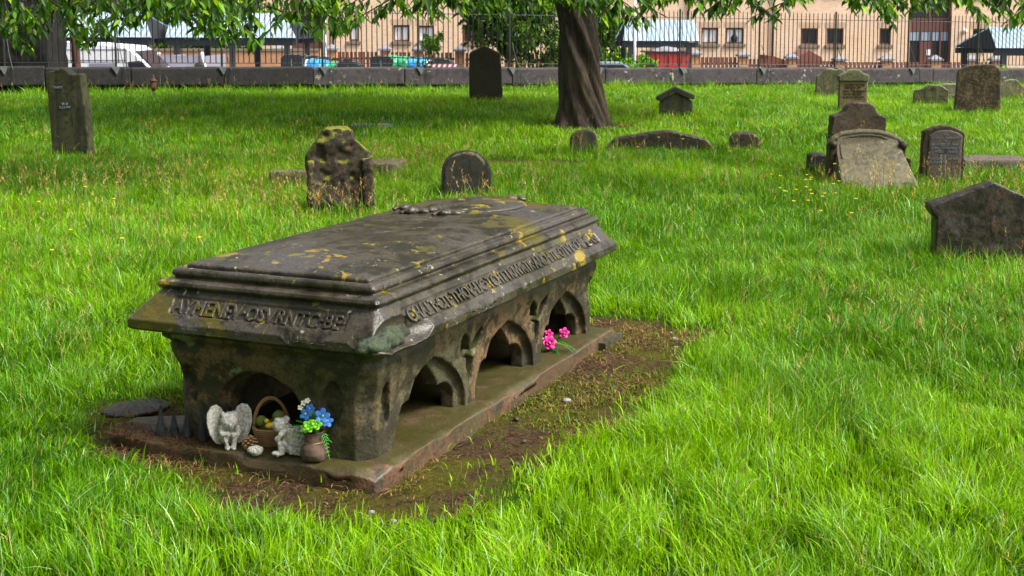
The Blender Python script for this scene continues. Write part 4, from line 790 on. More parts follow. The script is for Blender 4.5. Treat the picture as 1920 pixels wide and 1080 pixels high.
tree = thing('broad_tree', 'large tree with thick twisted brown trunk in the middle of the graveyard', 'tree', (TREE[0], TREE[1], 0))
V, T = trunk_mesh([(-.1, .02, 0, .37), (.1, .02, 0, .36), (.5, .0, 0, .325), (1.0, -.04, 0, .285), (1.5, -.10, 0, .26), (2.0, -.19, 0, .27), (2.6, -.24, 0, .34)], seed=6, rings=160, n=110, amp=.21)
o = link('trunk', mesh_np('trunk', V, T), tree, [M['bark']])
b = B(); BOUGHS = [[(-.25, 0, 2.4), (-1.0, -2.0, 3.3), (-2.4, -4.6, 3.6), (-4.6, -6.6, 3.0), (-6.2, -7.2, 2.5)], [(0, 0, 2.4), (1.4, -2.4, 3.4), (2.8, -5.0, 3.5), (4.4, -6.6, 2.9), (5.6, -6.9, 2.5)], [(-.2, -.2, 2.5), (-.4, -2.6, 3.6), (-.4, -5.2, 3.5), (.1, -7.2, 2.7)], [(-.3, 0, 2.5), (-2.6, -1.8, 3.6), (-5.2, -4.0, 3.3), (-7.0, -5.4, 2.6)], [(0, -.1, 2.5), (1.0, -3.6, 3.6), (1.9, -6.2, 3.2), (2.2, -7.6, 2.6)]]
for P in BOUGHS: limb(b, P, .13, .025)
for P, r, r2 in (([(-.25, 0, 2.4), (-1.0, -.6, 3.6), (-2.6, -1.8, 4.6), (-4.2, -3.2, 4.6), (-5.2, -4.5, 3.8)], .22, .04), ([(-.1, -.05, 2.4), (.6, -1.2, 3.8), (1.4, -3.4, 4.6), (2.2, -5.0, 4.4), (2.8, -6.3, 3.4)], .20, .04), ([(-.2, .1, 2.4), (-.3, .9, 4.2), (-.8, 1.8, 6.2), (-.6, 2.2, 7.6)], .22, .04), ([(0, 0, 2.3), (1.4, .3, 3.9), (3.4, -.8, 4.9), (5.0, -2.2, 4.6)], .20, .04), ([(-.3, -.2, 2.5), (-.5, -2.4, 4.1), (-.6, -4.6, 4.4), (-.5, -6.2, 3.4)], .17, .03), ([(-.4, 0, 2.4), (-2.5, .6, 4.2), (-4.6, .4, 4.8)], .18, .04)): limb(b, P, r, r2)
b.build('branches', M['bark'], tree, True)
# low hanging skirt of twigs and the high crown
BOT = [(0, 105), (60, 120), (110, 60), (150, 110), (200, 95), (260, 60), (330, 60), (400, 100), (470, 105), (540, 60), (600, 110), (650, 80), (690, 92), (720, 50), (780, 70), (850, 60), (900, 66), (960, 50), (1020, 42), (1060, 36), (1110, 60), (1150, 80), (1220, 80), (1250, 20), (1290, 50), (1340, 55), (1400, 78), (1445, 72), (1480, 30), (1520, 42), (1560, 10), (1600, 55), (1640, 45), (1680, 84), (1710, 48), (1760, 52), (1800, 36), (1830, 55), (1870, 84), (1910, 78), (1990, 60)]
bx = [p[0] for p in BOT]; by = [p[1] for p in BOT]
BP = []
for P in BOUGHS:
    for a_, c_ in zip(P[1:], P[2:]):
        for q_ in range(6): BP.append(Vector(a_).lerp(Vector(c_), q_ / 6) + Vector((TREE[0], TREE[1], 0)))
P_, D_, N_, L_, TB = [], [], [], [], []; tw = B()
def twig(tip, Lt, nl, ls):
    tip = Vector(tip); a = random.uniform(0, 6.28); out = Vector((math.cos(a) * .95, math.sin(a) * .6, .62)).normalized(); tb = random.uniform(.55, 1.35); pts = []  # tb: whole-twig brightness painted in, as if some twigs hung in shadow
    side = Vector((random.uniform(-1, 1), random.uniform(-.6, .6), 0))
    for k in range(6): t_ = k / 5; pts.append(tip + out * Lt * t_ + side * Lt * .45 * t_ * t_)
    tw.tube(pts, .003, 4, .007); top = pts[-1]; q = min(BP, key=lambda w_: (w_ - top).length + (3 if w_.z < top.z + .1 else 0)); m1 = top.lerp(q, .3); m1.z += .22 * (q - top).length ** .5; m2 = top.lerp(q, .7); m2.z += .15; tw.tube([top, m1, m2, q], .007, 4, .014)
    for k in range(nl):
        t_ = (k / nl) ** 1.15; j = min(int(t_ * 5), 4); p = pts[j].lerp(pts[j + 1], t_ * 5 - j); az = k * 2.4 + random.uniform(-.5, .5); d = Vector((math.cos(az) * .8, math.sin(az) * .8, random.uniform(-1.3, -.05))) - out * .5
        P_.append(p + Vector((0, 0, 0))); D_.append(d); N_.append(Vector((math.cos(az), math.sin(az), random.uniform(.4, 1.4)))); L_.append(ls * random.uniform(.7, 1.2)); TB.append(tb)
for i in range(430):
    px = random.uniform(-60, 1990)
    if 250 < px < 1000 and random.random() < .0: continue
    bt = np.interp(px, bx, by); py = bt - (22 if px < 600 else 32) - abs(random.gauss(0, 1)) * 18 - (random.random() < .5) * random.uniform(0, 70); Yd = random.uniform(10.8, 14.6); p = at(px, py, Yd); twig(p, random.uniform(.35, .7), random.randint(12, 19), .118)
P_ = np.array(P_); D_ = np.array(D_); N_ = np.array(N_); L_ = np.array(L_); n = len(P_)
V1, T1, C1 = leaf_mesh(P_, D_, N_, L_, L_ * .42, leaf_cols(n) * np.array(TB)[:, None])
cent = []; rad = []
for k in range(34):
    a = random.uniform(0, 6.28); r = 5.0 * math.sqrt(random.random()); cent.append((TREE[0] - .2 + r * 1.1 * math.cos(a), TREE[1] + .6 + r * .62 * math.sin(a), 3.6 + random.uniform(0, 3.4) - r * .12)); rad.append((1.5, 1.5, .8))
V2, T2, C2 = crown_cloud(cent, rad, 42000, .22)
kk = V2.reshape(-1, 7, 3)[:, :, 2].min(1) > 2.35; V2 = V2.reshape(-1, 7, 3)[kk].reshape(-1, 3); C2 = C2.reshape(-1, 7, 3)[kk].reshape(-1, 3); nk = kk.sum(); q = np.arange(nk) * 7; T2 = np.concatenate([np.stack([q + a, q + b_2, q + c], 1) for a, b_2, c in ((0, 6, 1), (0, 2, 6), (1, 6, 3), (6, 2, 4), (6, 5, 3), (6, 4, 5))])
off = np.array([TREE[0], TREE[1], 0]); link('crown', mesh_np('crown', np.concatenate([V1, V2]) - off, np.concatenate([T1, T2 + len(V1)]), np.concatenate([C1, C2])), tree, [M['leaf']])
for v in tw.bm.verts: v.co -= Vector(off)
tw.build('twigs', M['bark'], tree, True)
# slim tree at the left
g = G(146, 172, .1); slim = thing('slim_tree', 'slender tree with straight rust-brown trunk behind the tall leaning headstone', 'tree', (g[0], g[1], tz(g[0], g[1])))
V, T = trunk_mesh([(-.1, .0, 0, .095), (.6, -.01, 0, .09), (1.6, -.06, 0, .08), (3.2, -.14, 0, .07), (5, -.2, 0, .03)], n=24, rings=60, amp=.1, seed=3); rb = plain('rust_brown_bark', (.075, .032, .02, 1), .9); link('trunk', mesh_np('tr', V, T), slim, [rb])
V, T, Cc = crown_cloud([(-.2, 0, 4.6), (.5, .3, 3.8), (-.9, -.2, 3.9), (.2, -.4, 3.4)], [1.2, .9, .9, .8], 5000, .13); link('crown', mesh_np('cr', V, T, Cc), slim, [M['leaf']])

# ================================================================= BEYOND THE WALL
SZ = -1.3
def px_box(px0, px1, py0, py1, Y): a = at(px0, py0, Y); c = at(px1, py1, Y); return a[0], c[0], c[2], a[2]      # x0,x1,zlow,zhigh
# building
YB = 66.0
bld = thing('brick_building', 'long tan brick apartment block with brown framed windows behind the street', 'building', (0, YB, SZ))
def bx_(px): return at(px, 60, YB)[0]
def bz_(py): return at(960, py, YB)[2] - SZ
wins = [(654, 673, 46, 77, 'c'), (737, 768, 47, 78, 'c'), (783, 814, 48, 80, 'c'), (868, 900, 48, 80, 'd'), (948, 980, 48, 80, 'd'), (1226, 1253, 50, 81, 'd'), (1315, 1347, 52, 82, 'c'), (1361, 1395, 52, 82, 'v'), (1502, 1534, 53, 84, 'd'), (1550, 1582, 53, 84, 'd'), (1649, 1671, 53, 84, 'd'), (1824, 1847, 54, 88, 'p')]
ops = []
for (a, c, p, q, k) in wins:
    x0, x1, z0, z1 = bx_(a), bx_(c), bz_(q), bz_(p); ops.append((x0, x1, z0, z1, k)); ops.append((x0, x1, z0 + 2.65, z1 + 2.65, 'd')); ops.append((x0, x1, z0 + 5.3, z1 + 5.3, 'd'))
door = (bx_(1706), bx_(1784), .0, 7.6, 'door'); stair = (bx_(548), bx_(604), 0, 7.9, 'stair'); ops += [door, stair]
X0, X1, ZT = bx_(455), bx_(2150), 8.6
xs = sorted({X0, X1} | {o_[0] for o_ in ops} | {o_[1] for o_ in ops}); zs_ = sorted({0, ZT} | {o_[2] for o_ in ops} | {o_[3] for o_ in ops}); b = B()
for i in range(len(xs) - 1):
    run = None
    for j in range(len(zs_) - 1):
        cx, cz = (xs[i] + xs[i + 1]) / 2, (zs_[j] + zs_[j + 1]) / 2; hole = any(o_[0] < cx < o_[1] and o_[2] < cz < o_[3] for o_ in ops)
        if not hole: run = (run[0], zs_[j + 1]) if run else (zs_[j], zs_[j + 1])
        if (hole or j == len(zs_) - 2) and run:
            b.box(xs[i], xs[i + 1], 0, .3, run[0], run[1]); run = None
b.box(X0, X1, .3, 11, 0, ZT - .01); b.build('wall', M['brick'], bld)
b = B(); b.prism([(X0 - .4, ZT), (X1 + .4, ZT), (X1 - 4, ZT + 2.6), (X0 + 4, ZT + 2.6)], -.4, 11.5); b.build('roof', M['roofred'], bld)
for (x0, x1, z0, z1, k) in ops:
    if k in ('door', 'stair'): continue
    f = B(); w_ = .09
    for q in ((x0, x1, z0, z0 + w_), (x0, x1, z1 - w_, z1), (x0, x0 + w_, z0 + w_, z1 - w_), (x1 - w_, x1, z0 + w_, z1 - w_)): f.box(q[0], q[1], .10, .20, q[2], q[3])
    if x1 - x0 > .7: f.box(x0 + (x1 - x0) * .5 - .025, x0 + (x1 - x0) * .5 + .025, .105, .19, z0 + w_, z1 - w_)
    fo = f.build('window', M['frame'], bld); p = B(); p.box(x0 + .05, x1 - .05, .17, .21, z0 + .05, z1 - .05); p.build('pane', M['curtain'] if k in 'cv' else M['darkwin'], fo)
    if k == 'v': v_ = B(); v_.lathe([(.05, 0), (.16, .04), (.18, .25), (.07, .40), (.05, .55), (.09, .6)], 12, ((x0 + x1) / 2, .13, z0 + .08)); v_.build('vase', M['nearblack'], fo, True)
    if k == 'p': v_ = B(); v_.box(x0 + .1, x1 - .1, .12, .16, z0 + .1, z0 + .22); v_.ball(((x0 + x1) / 2 + .05, .14, z0 + .45), (.12, .03, .2)); v_.build('plants_on_sill', M['fern'], fo, True)
    s2 = B(); s2.box(x0 - .09, x1 + .09, -.10, .12, z0 - .17, z0 - .003, bev=.015); s2.build('sill', M['sill'], fo); s2 = B(); s2.box(x0 - .12, x1 + .12, -.006, .05, z1 + .003, z1 + .30); s2.build('lintel', M['lintel'], fo)
x0, x1 = door[:2]; f = B(); mid = (x0 + x1) / 2
for z_ in (0, 2.42, 3.0, 5.0, 5.6, 7.5): f.box(x0, x1, .22, .28, z_, z_ + (.55 if z_ in (2.42, 5.0) else .12))
for xx in (x0 + .04, x0 + .62, mid + .12, x1 - .5, x1 - .04): f.box(xx - .05, xx + .05, .2, .26, 0, 2.42)
for xx in (x0 + .05, mid, x1 - .05): f.box(xx - .06, xx + .06, .2, .26, 2.97, 7.6)
ef = f.build('entrance_frame', M['frame'], bld); p = B(); p.box(x0, x1, .30 - .02, .32, .0, 7.6); p.build('entrance_glass', M['darkwin'], ef); p = B(); p.box(x0 + .66, mid + .06, .21, .25, .1, 1.9); p.build('door', M['frame'], ef); p = B(); p.box(x0 + .95, x0 + 1.15, .19, .205, 1.2, 1.5); p.build('notice', M['white'], ef)
p = B(); p.box(x0 + .1, x1 - .1, .24, .27, 1.95, 2.4); p.build('fanlight', M['carblue'], ef)
x0, x1 = stair[:2]
for z_ in ((0, 2.2), (3.2, 4.4), (5.6, 7.9)): f = B(); f.box(x0, x1, .1, .28, *z_); sf = f.build('stair_panel', M['frame'], bld)
for z_ in ((2.2, 3.2), (4.4, 5.6)): f = B(); f.box(x0, x1, .22, .28, *z_); f.build('stair_glass', M['darkwin'], sf)
for px in (1449, 625, 1290): f = B(); f.tube([(bx_(px), -.08, 0), (bx_(px), -.08, ZT)], .05, 8); f.build('downpipe', M['iron'], bld)
b = B(); b.ball((bx_(1808), -.06, bz_(58)), .13); b.build('globe_lamp', M['white'], bld, True)
# second block at the left, far behind the shelters
b2 = thing('brick_building', 'tan brick block far behind the blue shelter roofs at the left', 'building', (0, 84, SZ)); b = B(); b.box(-34, -15, 0, 10, 0, 9); b.build('wall', M['brick'], b2); b = B(); b.prism([(-34.5, 9), (-14.5, 9), (-17, 11.5), (-32, 11.5)], -.4, 10.4); b.build('roof', M['roofred'], b2)
for xx in (-31, -28, -25, -22, -19):
    for zz in (1.0, 3.7, 6.4): f = B(); f.box(xx, xx + 1.1, -.03, .1, zz, zz + 1.1); fo = f.build('window', M['frame'], b2); p = B(); p.box(xx + .08, xx + 1.02, -.045, .0, zz + .08, zz + 1.02); p.build('pane', M['darkwin'], fo)
# brick pillars and paling fence in front of the building
YP = 58.0; cap_y = lambda px: np.interp(px, [600, 722, 1170, 1394, 1575, 1900], [94, 95, 99, 106, 114, 114])
pil = [612 - 90, 622, 722, 785, 862, 955, 1037, 1171, 1304, 1394, 1485, 1575, 1663, 1755, 1822, 1870]
wh = ['left of the lamp post', 'behind the left recycling trailer', 'between the two recycling trailers', 'above the right recycling trailer', 'right of the right recycling trailer', 'right of the dark pointed headstone', 'just left of the big trunk', 'left of the red skip', 'right of the red skip', 'below the curtained windows', 'left of the red shed roof', 'right of the red shed roof', 'below the narrow dark window', 'in front of the glazed entrance', 'right of the glazed entrance', 'beside the right blue shelter']
for k, px in enumerate(pil):
    zc = at(960, cap_y(px), YP)[2]; t = thing('brick_pillar', 'orange brick gate pillar with grey pyramid cap, the one ' + wh[k], 'pillar', (at(px, 60, YP)[0], YP, SZ), 0, 'brick pillars of the street fence')
    b = B(); b.box(-.21, .21, -.21, .21, 0, zc - SZ - .0); b.build('shaft', M['obrick'], t); b = B(); h = zc - SZ
    b.box(-.30, .30, -.30, .30, h + .002, h + .09); b.prism([(-.28, h + .092), (.28, h + .092), (.0, h + .26)], -.02, .02); q = bmesh.ops.create_cone(b.bm, segments=4, radius1=.40, radius2=.04, depth=.18, cap_ends=True)
    for v in q['verts']: v.co = Matrix.Rotation(R(45), 3, 'Z') @ v.co + Vector((0, 0, h + .18))
    b.build('cap', M['cap'], t)
for k in range(len(pil) - 1):
    x0 = at(pil[k], 60, YP)[0] + .24; x1 = at(pil[k + 1], 60, YP)[0] - .24; zc = at(960, cap_y((pil[k] + pil[k + 1]) / 2), YP)[2] - .06 - SZ; t = thing('paling_panel', 'brown timber palings starting at the brick pillar ' + wh[k], 'fence panel', (x0, YP, SZ), 0, 'paling panels of the street fence'); b = B(); x = 0.02
    while x < x1 - x0 - .1: b.box(x, x + .13, -.03, 0, 0, zc); x += .185 if px > 900 or k > 6 else .16
    b.box(0, x1 - x0, .0, .05, zc - .35, zc - .25); b.box(0, x1 - x0, .0, .05, .3, .4); b.build('palings', M['timber'], t)
# shelters
def shelter(label, e0, e1, r0, r1, ye, yr, Ye, Yr, hip=True):
    A = at(e0, ye, Ye); Bp = at(e1, ye + 1, Ye); Cc_ = at(r1, yr, Yr); D = at(r0, yr, Yr); t = thing('blue_roofed_shelter', label, 'shelter', (A[0], Ye, SZ)); o0 = Vector((A[0], Ye, SZ)); v = [Vector(q) - o0 for q in (A, Bp, Cc_, D)]; yb = 2 * (Yr - Ye); bA = Vector((v[0].x, yb, v[0].z)); bB = Vector((v[1].x, yb, v[1].z))
    b = B(); f = [b.bm.verts.new(q) for q in v] + [b.bm.verts.new(q) for q in (bA, bB)]; b.bm.faces.new((f[0], f[1], f[2], f[3])); b.bm.faces.new((f[4], f[3], f[2], f[5])); r = bmesh.ops.solidify(b.bm, geom=b.bm.faces[:], thickness=.06); b.build('roof', M['blueroof'], t)
    for sg, (i_, j_, q_) in ((.02, (0, 3, bA)), (-.02, (1, 2, bB))):
        b = B(); b.bm.faces.new([b.bm.verts.new(q + Vector((sg, 0, -.05))) for q in (v[i_], v[j_], q_)]); bmesh.ops.solidify(b.bm, geom=b.bm.faces[:], thickness=.05); b.build('gable_end', M['dtimber'], t)
    w_ = v[1].x; b = B(); b.box(.0, w_, .12, .30, v[0].z - .28, v[0].z - .07); b.build('beam', M['dtimber'], t); b = B(); b.box(0, w_, yb - .3, yb - .12, v[0].z - .28, v[0].z - .07); b.build('beam', M['dtimber'], t); n_ = max(2, int(w_ / 2.2) + 1)
    for k in range(n_):
        for yy in (.2, yb - .2): x = .35 + (w_ - .7) * k / (n_ - 1); b = B(); b.box(x - .09, x + .09, yy - .09, yy + .09, 0, v[0].z - .28); b.build('post', M['dtimber'], t)
shelter('open shelter with pale blue corrugated roof behind the white van', -20, 284, -10, 268, 69, 22, 44, 46.4)
shelter('open shelter with pale blue corrugated roof, second from the left, above the orange brick wall', 310, 555, 322, 535, 70, 25, 44, 46.4)
shelter('open shelter with pale blue roof above the red skip', 1168, 1311, 1172, 1305, 76, 37, 50, 52.0)
shelter('dark-gabled shelter with pale blue roof at the right edge', 1868, 2080, 1854, 2090, 90, 50, 46, 48.2)
# orange brick wall under the left shelters
a = at(283, 96, 52); c = at(600, 96, 52); t = thing('low_brick_wall', 'low orange brick wall behind the left shelters', 'wall', (a[0], 52, SZ)); b = B(); b.box(-9, c[0] - a[0], 0, .25, 0, a[2] - SZ); b.build('brickwork', M['obrick'], t); b = B(); b.box(-9, c[0] - a[0], -.04, .29, a[2] - SZ + .002, a[2] - SZ + .10); b.build('coping', M['sill'], t)
a = at(292, 40, 62); t = thing('brick_chimney_wall', 'tall narrow tan brick wall end between the two left shelters', 'wall', (a[0], 62, SZ)); b = B(); b.box(-.4, .3, 0, 3, 0, 3.2); b.build('brickwork', M['brick'], t); b = B(); b.box(-.45, .35, -.05, 3.05, 3.203, 3.3); b.build('coping', M['sill'], t)
# white van
def profile_body(pts, y0, y1, mat, parent, name='body', bev=.05):
    b = B(); b.prism(pts, y0, y1); bmesh.ops.bevel(b.bm, geom=[e for e in b.bm.edges if abs(e.verts[0].co.y - e.verts[1].co.y) < .01], offset=bev, segments=3, affect='EDGES'); return b.build(name, mat, parent, False)
def wheel(parent, x, y, r, w_=.2):
    b = B(); b.tube([(x, y, r), (x, y + w_, r)], r, 20); o = b.build('wheel', M['rubber'], parent); b = B(); b.tube([(x, y - .01, r), (x, y + .02, r)], r * .6, 14); b.build('rim', M['steel'], o)
YV = 36.0; vs_ = F / YV
def vx(px): return (px - 960) / vs_
def vz(py): return at(960, py, YV)[2] - SZ
g0 = vx(90); t = thing('white_van', 'white high-roofed van parked behind the railing at the left', 'van', (g0, YV, SZ)); q = lambda px, py: (vx(px) - g0, vz(py))
profile_body([(vx(-95) - g0, .35), q(320, 0)[:1] + (.35,), q(322, 0)[:1] + (.95,), (vx(300) - g0, 1.25), q(284, 129), q(252, 96), q(240, 87.5), q(170, 81.5), q(90, 79), q(-60, 79), q(-95, 85)], 0, 1.95, M['white'], t)
for nm, P, m_ in (('side_window', [q(169, 133), q(223, 133), q(221, 120.5), q(218, 119), q(169, 119)], M['lilac']), ('door_window', [q(242, 134), q(283, 134), q(268, 116), q(262, 114), q(242, 116)], M['darkwin'])):
    b = B(); b.prism(P, -.012, .02); b.build(nm, m_, t)
for z_ in (93, 113): b = B(); b.box(vx(-90) - g0, vx(238) - g0, -.010, .01, vz(z_) - .012, vz(z_) + .012); b.build('body_crease', M['lilac'], t)
b = B(); b.box(vx(238) - g0, vx(238) - g0 + .02, -.010, .01, .4, vz(92)); b.build('door_seam', M['nearblack'], t)
b = B(); b.prism([q(286, 129), q(254, 97), q(251, 97), q(283, 129)], .15, 1.8)
for v in b.bm.verts: v.co.x += .025; v.co.z += .02
b.build('windscreen', M['darkwin'], t)
for x in (vx(-40) - g0, vx(270) - g0): wheel(t, x, -.02, .34); wheel(t, x, 1.77, .34)
# grey truck with corner posts
YT = 38.0; sT = F / YT; X_ = lambda px: (px - 960) / sT; Z_ = lambda py: at(960, py, YT)[2] - SZ
t = thing('grey_trailer', 'pale grey panelled trailer with white corner posts right of the white van', 'trailer', (X_(338), YT, SZ)); gx = X_(338)
b = B(); b.prism([(X_(299) - gx, Z_(104)), (X_(381) - gx, Z_(104)), (X_(384) - gx, .5), (X_(296) - gx, .5)], 0, .06); b.build('end_panel', M['lilac'], t)
for s_, a, c in ((-1, 300, 293), (1, 381, 386)): b = B(); b.tube([(X_(a) - gx, -.02, Z_(101)), (X_(c) - gx, -.02, Z_(126)), (X_(c) - gx, -.02, .45)], .045, 8); b.ball((X_(a) - gx, -.02, Z_(100)), .05); b.build('corner_post', M['white'], t)
b = B(); b.box(X_(299) - gx, X_(302) - gx, .06, 3, .5, Z_(106)); b.box(X_(379) - gx, X_(382) - gx, .06, 3, .5, Z_(106)); b.box(X_(299) - gx, X_(382) - gx, .06, 3, .45, .5); b.build('tray', M['lilac'], t)
for a in (303, 376): b = B(); b.ball((X_(a) - gx, -.06, Z_(123)), (.16, .05, .09)); b.build('lamp_cluster', M['rubber'], t, True)
for x in (X_(303) - gx, X_(372) - gx): wheel(t, x, .8, .33, .2)
# recycling trailers
YR = 41.0; sR = F / YR; X_ = lambda px: (px - 960) / sR; Z_ = lambda py: at(960, py, YR)[2] - SZ
def recycler(label, p0, p1, yt, yl, bags, strip):
    gx = X_(p0); t = thing('recycling_trailer', label, 'trailer', (gx, YR, SZ)); W = X_(p1) - gx; z1 = Z_(yt); z2 = Z_(yl)
    for nm, x, zt_, wd in (('end_panel', 0, z1, .75), ('end_panel', W - .75, z2, .75)): b = B(); b.prism([(x, .5), (x + wd, .5), (x + wd, zt_ - .12), (x + wd - .15, zt_), (x + .12, zt_), (x, zt_ - .1)], 0, 1.4); bmesh.ops.bevel(b.bm, geom=[e for e in b.bm.edges if abs(e.verts[0].co.y - e.verts[1].co.y) < .01], offset=.05, segments=2, affect='EDGES'); b.build(nm, M['blackplast'], t)
    b = B(); b.box(.4, W - .4, .0, 1.4, .45, z2 - .35); b.build('tray', M['blackplast'], t)
    for k in range(6): x = .35 + (W - .7) * k / 5; zz = z1 + (z2 - z1) * k / 5; b = B(); b.tube([(x, 0, zz - .38), (x, .02, zz - .10), (x + .05, .12, zz - .02), (x + .1, .7, zz), (x + .05, 1.3, zz - .02), (x, 1.4, zz - .3)], .022, 6); b.build('hoop', M['steel'], t)
    for yy in (.1, .7, 1.3): b = B(); b.tube([(.3, yy, z1 - .01), (W - .3, yy, z2 + .01)], .018, 6); b.build('rail', M['iron'], t)
    for k, (x, w2, h, m_) in enumerate(bags):
        x *= W; b = B(); b.ball((x, .55, z2 - .22 + h * .1), (w2, .45, .20 + h * .12), 3); o = b.build('sack', m_, t); erode(o, .04, .06, 4, k * 7)
    if strip:
        for k in range(12): x = W * .66 + k * .085; b = B(); b.prism([(x, Z_(126)), (x + .085, Z_(126)), (x + .125, Z_(120.5)), (x + .04, Z_(120.5))], -.03, -.015); b.build('warning_stripe', M['red'] if k % 2 == 0 else M['white'], t)
    for x in (W * .3, W * .7): wheel(t, x, .0, .3)
recycler('black-ended hooped trailer of white, blue and green sacks, left of the white lamp post', 527, 673, 103, 116, ((.22, .42, .6, M['white']), (.42, .60, .5, M['blue_bag']), (.66, .50, .0, M['green_bag']), (.1, .2, -.5, M['green_bag'])), False)
recycler('black-ended hooped trailer of green and blue sacks with red and white striped board', 694, 848, 106, 112, ((.24, .42, .8, M['green_bag']), (.38, .40, .5, M['green_bag']), (.56, .50, .3, M['blue_bag']), (.72, .30, .0, M['white'])), True)
# lamp posts
for px, yt, Yd, lb_ in ((607, -20, 45, 'pale slim street lamp post right of the left recycling trailer'), (1190, 40, 47, 'white street lamp post in front of the blue shelter over the red skip')):
    a = at(px, yt, Yd); t = thing('street_lamp_post', lb_, 'lamp post', (a[0], Yd, SZ)); b = B(); b.tube([(0, 0, 0), (0, 0, 5)], .075, 10, .05); b.build('pole', M['white'], t, True); b = B(); b.tube([(0, 0, 0), (0, 0, .9)], .10, 10); b.build('base', M['steel'], t); b = B(); b.tube([(0, 0, 4.95), (.25, 0, 5.1), (.6, 0, 5.12)], .035, 8); b.ball((.75, 0, 5.1), (.22, .1, .05)); b.build('lamp_head', M['steel'], t, True)
# red skip
YK = 49.0; sK = F / YK; X_ = lambda px: (px - 960) / sK; Z_ = lambda py: at(960, py, YK)[2] - SZ; gx = X_(1216); t = thing('red_skip', 'red metal skip with pale rim below the blue shelter roof', 'skip', (gx, YK, SZ)); W = X_(1292) - gx
b = B(); b.prism([(.12, .25), (W - .12, .25), (W, Z_(99)), (0, Z_(99))], 0, 1.5); b.build('tub', M['red'], t); b = B(); b.prism([(-.22, Z_(98.5)), (W + .05, Z_(98.5)), (W + .02, Z_(96.5)), (-.16, Z_(96.5))], -.06, 1.56); b.build('rim', M['blackplast'], t)
for x in (.3, .75, 1.2): b = B(); b.box(x, x + .06, -.035, 0, .3, Z_(100)); b.build('rib', M['red'], t)
b = B(); b.ball((W * .5, .7, Z_(97)), (.5, .5, .18), 3); b.ball((W * .3, .6, Z_(97)), (.35, .4, .1), 2); o = b.build('rubble_load', M['cap'], t); erode(o, .05, .06, 5, 2)
# blue-grey car roof
a = at(1128, 118, 44); t = thing('parked_car', 'blue-grey car roof just right of the big tree trunk', 'car', (a[0], 44, SZ)); b = B(); b.prism([(-2, .3), (2, .3), (2.05, .75), (1.4, .92), (.8, 1.42), (-1.0, 1.44), (-1.7, .95), (-2.05, .85)], 0, 1.7); bmesh.ops.bevel(b.bm, geom=b.bm.edges[:], offset=.07, segments=2, affect='EDGES')
hh = a[2] - SZ + .02
for v in b.bm.verts: v.co.z *= hh / 1.44
b.build('body', M['carblue'], t); b = B(); b.prism([(1.25, .98), (.75, 1.36), (-.95, 1.37), (-1.5, 1.0)], -.01, .03)
for v in b.bm.verts: v.co.z *= hh / 1.44
b.build('side_window', M['darkwin'], t); [wheel(t, x, -.02, .31) for x in (-1.3, 1.3)]
# sheds
def shed(label, P, Yd, mat):
    s2 = F / Yd; gx = (P[0][0] - 960) / s2; t = thing('garden_shed', label, 'shed', (gx, Yd, SZ)); Q = [((x - 960) / s2 - gx, at(960, y, Yd)[2] - SZ) for x, y in P]; b = B(); b.prism(Q, 0, 2.2); b.build('roof', mat, t); x0, x1 = Q[0][0] + .15, Q[-1][0] - .15; b = B(); b.box(x0, x1, .2, 2.0, 0, min(q_[1] for q_ in Q)); b.build('wall', M['timber'], t)
shed('red-brown shed with pointed roof below the pair of dark windows', [(1490, 122), (1490, 108), (1517, 95), (1540, 108), (1541, 122)], 61, M['roofred'])
shed('dark brown shed roof sloping down to the right, left of the pointed red shed', [(1436, 122), (1438, 104), (1452, 106), (1482, 117), (1484, 122)], 61, M['timber'])
# trees beyond the wall
def far_tree(name, label, px, py_top, py_bot, Yd, wpx, n, L, bright=1.0, lobes=9, trunk=True):
    s2 = F / Yd; cx = (px - 960) / s2; zt_ = at(960, py_top, Yd)[2]; zb = at(960, py_bot, Yd)[2]; w_ = wpx / s2 / 2; t = thing(name, label, 'tree' if trunk else 'bush', (cx, Yd, SZ)); H = (zt_ - zb) / 2; cen = []; ra = []
    for k in range(lobes): cen.append((random.uniform(-.62, .62) * w_, random.uniform(-.6, .6) * w_, zb - SZ + H + random.uniform(-.6, .6) * H)); ra.append((w_ * .5, w_ * .5, H * .5))
    V, T, Cc = crown_cloud(cen, ra, n, L, bright); link('crown', mesh_np('cr', V, T, Cc), t, [M['leaf']])
    if trunk: b = B(); b.tube([(0, 0, 0), (.1, 0, (zt_ - SZ) * .5), (0, 0, (zt_ - SZ) * .85)], max(.06, .05 * w_), 8, .03); b.build('trunk', M['bark'], t, True)
far_tree('dense_tree', 'dense dark green tree behind the pointed dark headstone and trunk', 955, -60, 124, 55, 190, 9000, .30, .8)
far_tree('leafy_tree', 'brighter green tree right behind the big trunk', 1130, -50, 125, 57, 90, 4000, .26, 1.3)
far_tree('sapling', 'small bright green sapling in front of the brick building', 806, 50, 118, 56, 50, 900, .17, 1.5, 6)
far_tree('leafy_tree', 'green tree between the two left shelters', 300, -10, 118, 56, 70, 3500, .24, 1.0)
far_tree('leafy_tree', 'yellow-green tree behind the left shelter roof', 170, -70, 60, 60, 300, 9000, .3, 1.6, 12)
far_tree('leafy_tree', 'green tree beyond the second shelter roof', 430, -70, 110, 62, 240, 7000, .3, 1.3, 12)
far_tree('dense_tree', 'dark tree glimpsed under the left shelter roof', 200, 60, 125, 58, 160, 3000, .25, .8)
far_tree('low_bush', 'yellow-green bush at the foot of the white street lamp post', 1196, 104, 140, 46, 66, 2200, .12, 1.9, 7, trunk=False)
far_tree('low_bush', 'yellow-green hedge strip at the right edge behind the railing', 1930, 124, 150, 44, 130, 1800, .12, 1.9, 7, trunk=False)
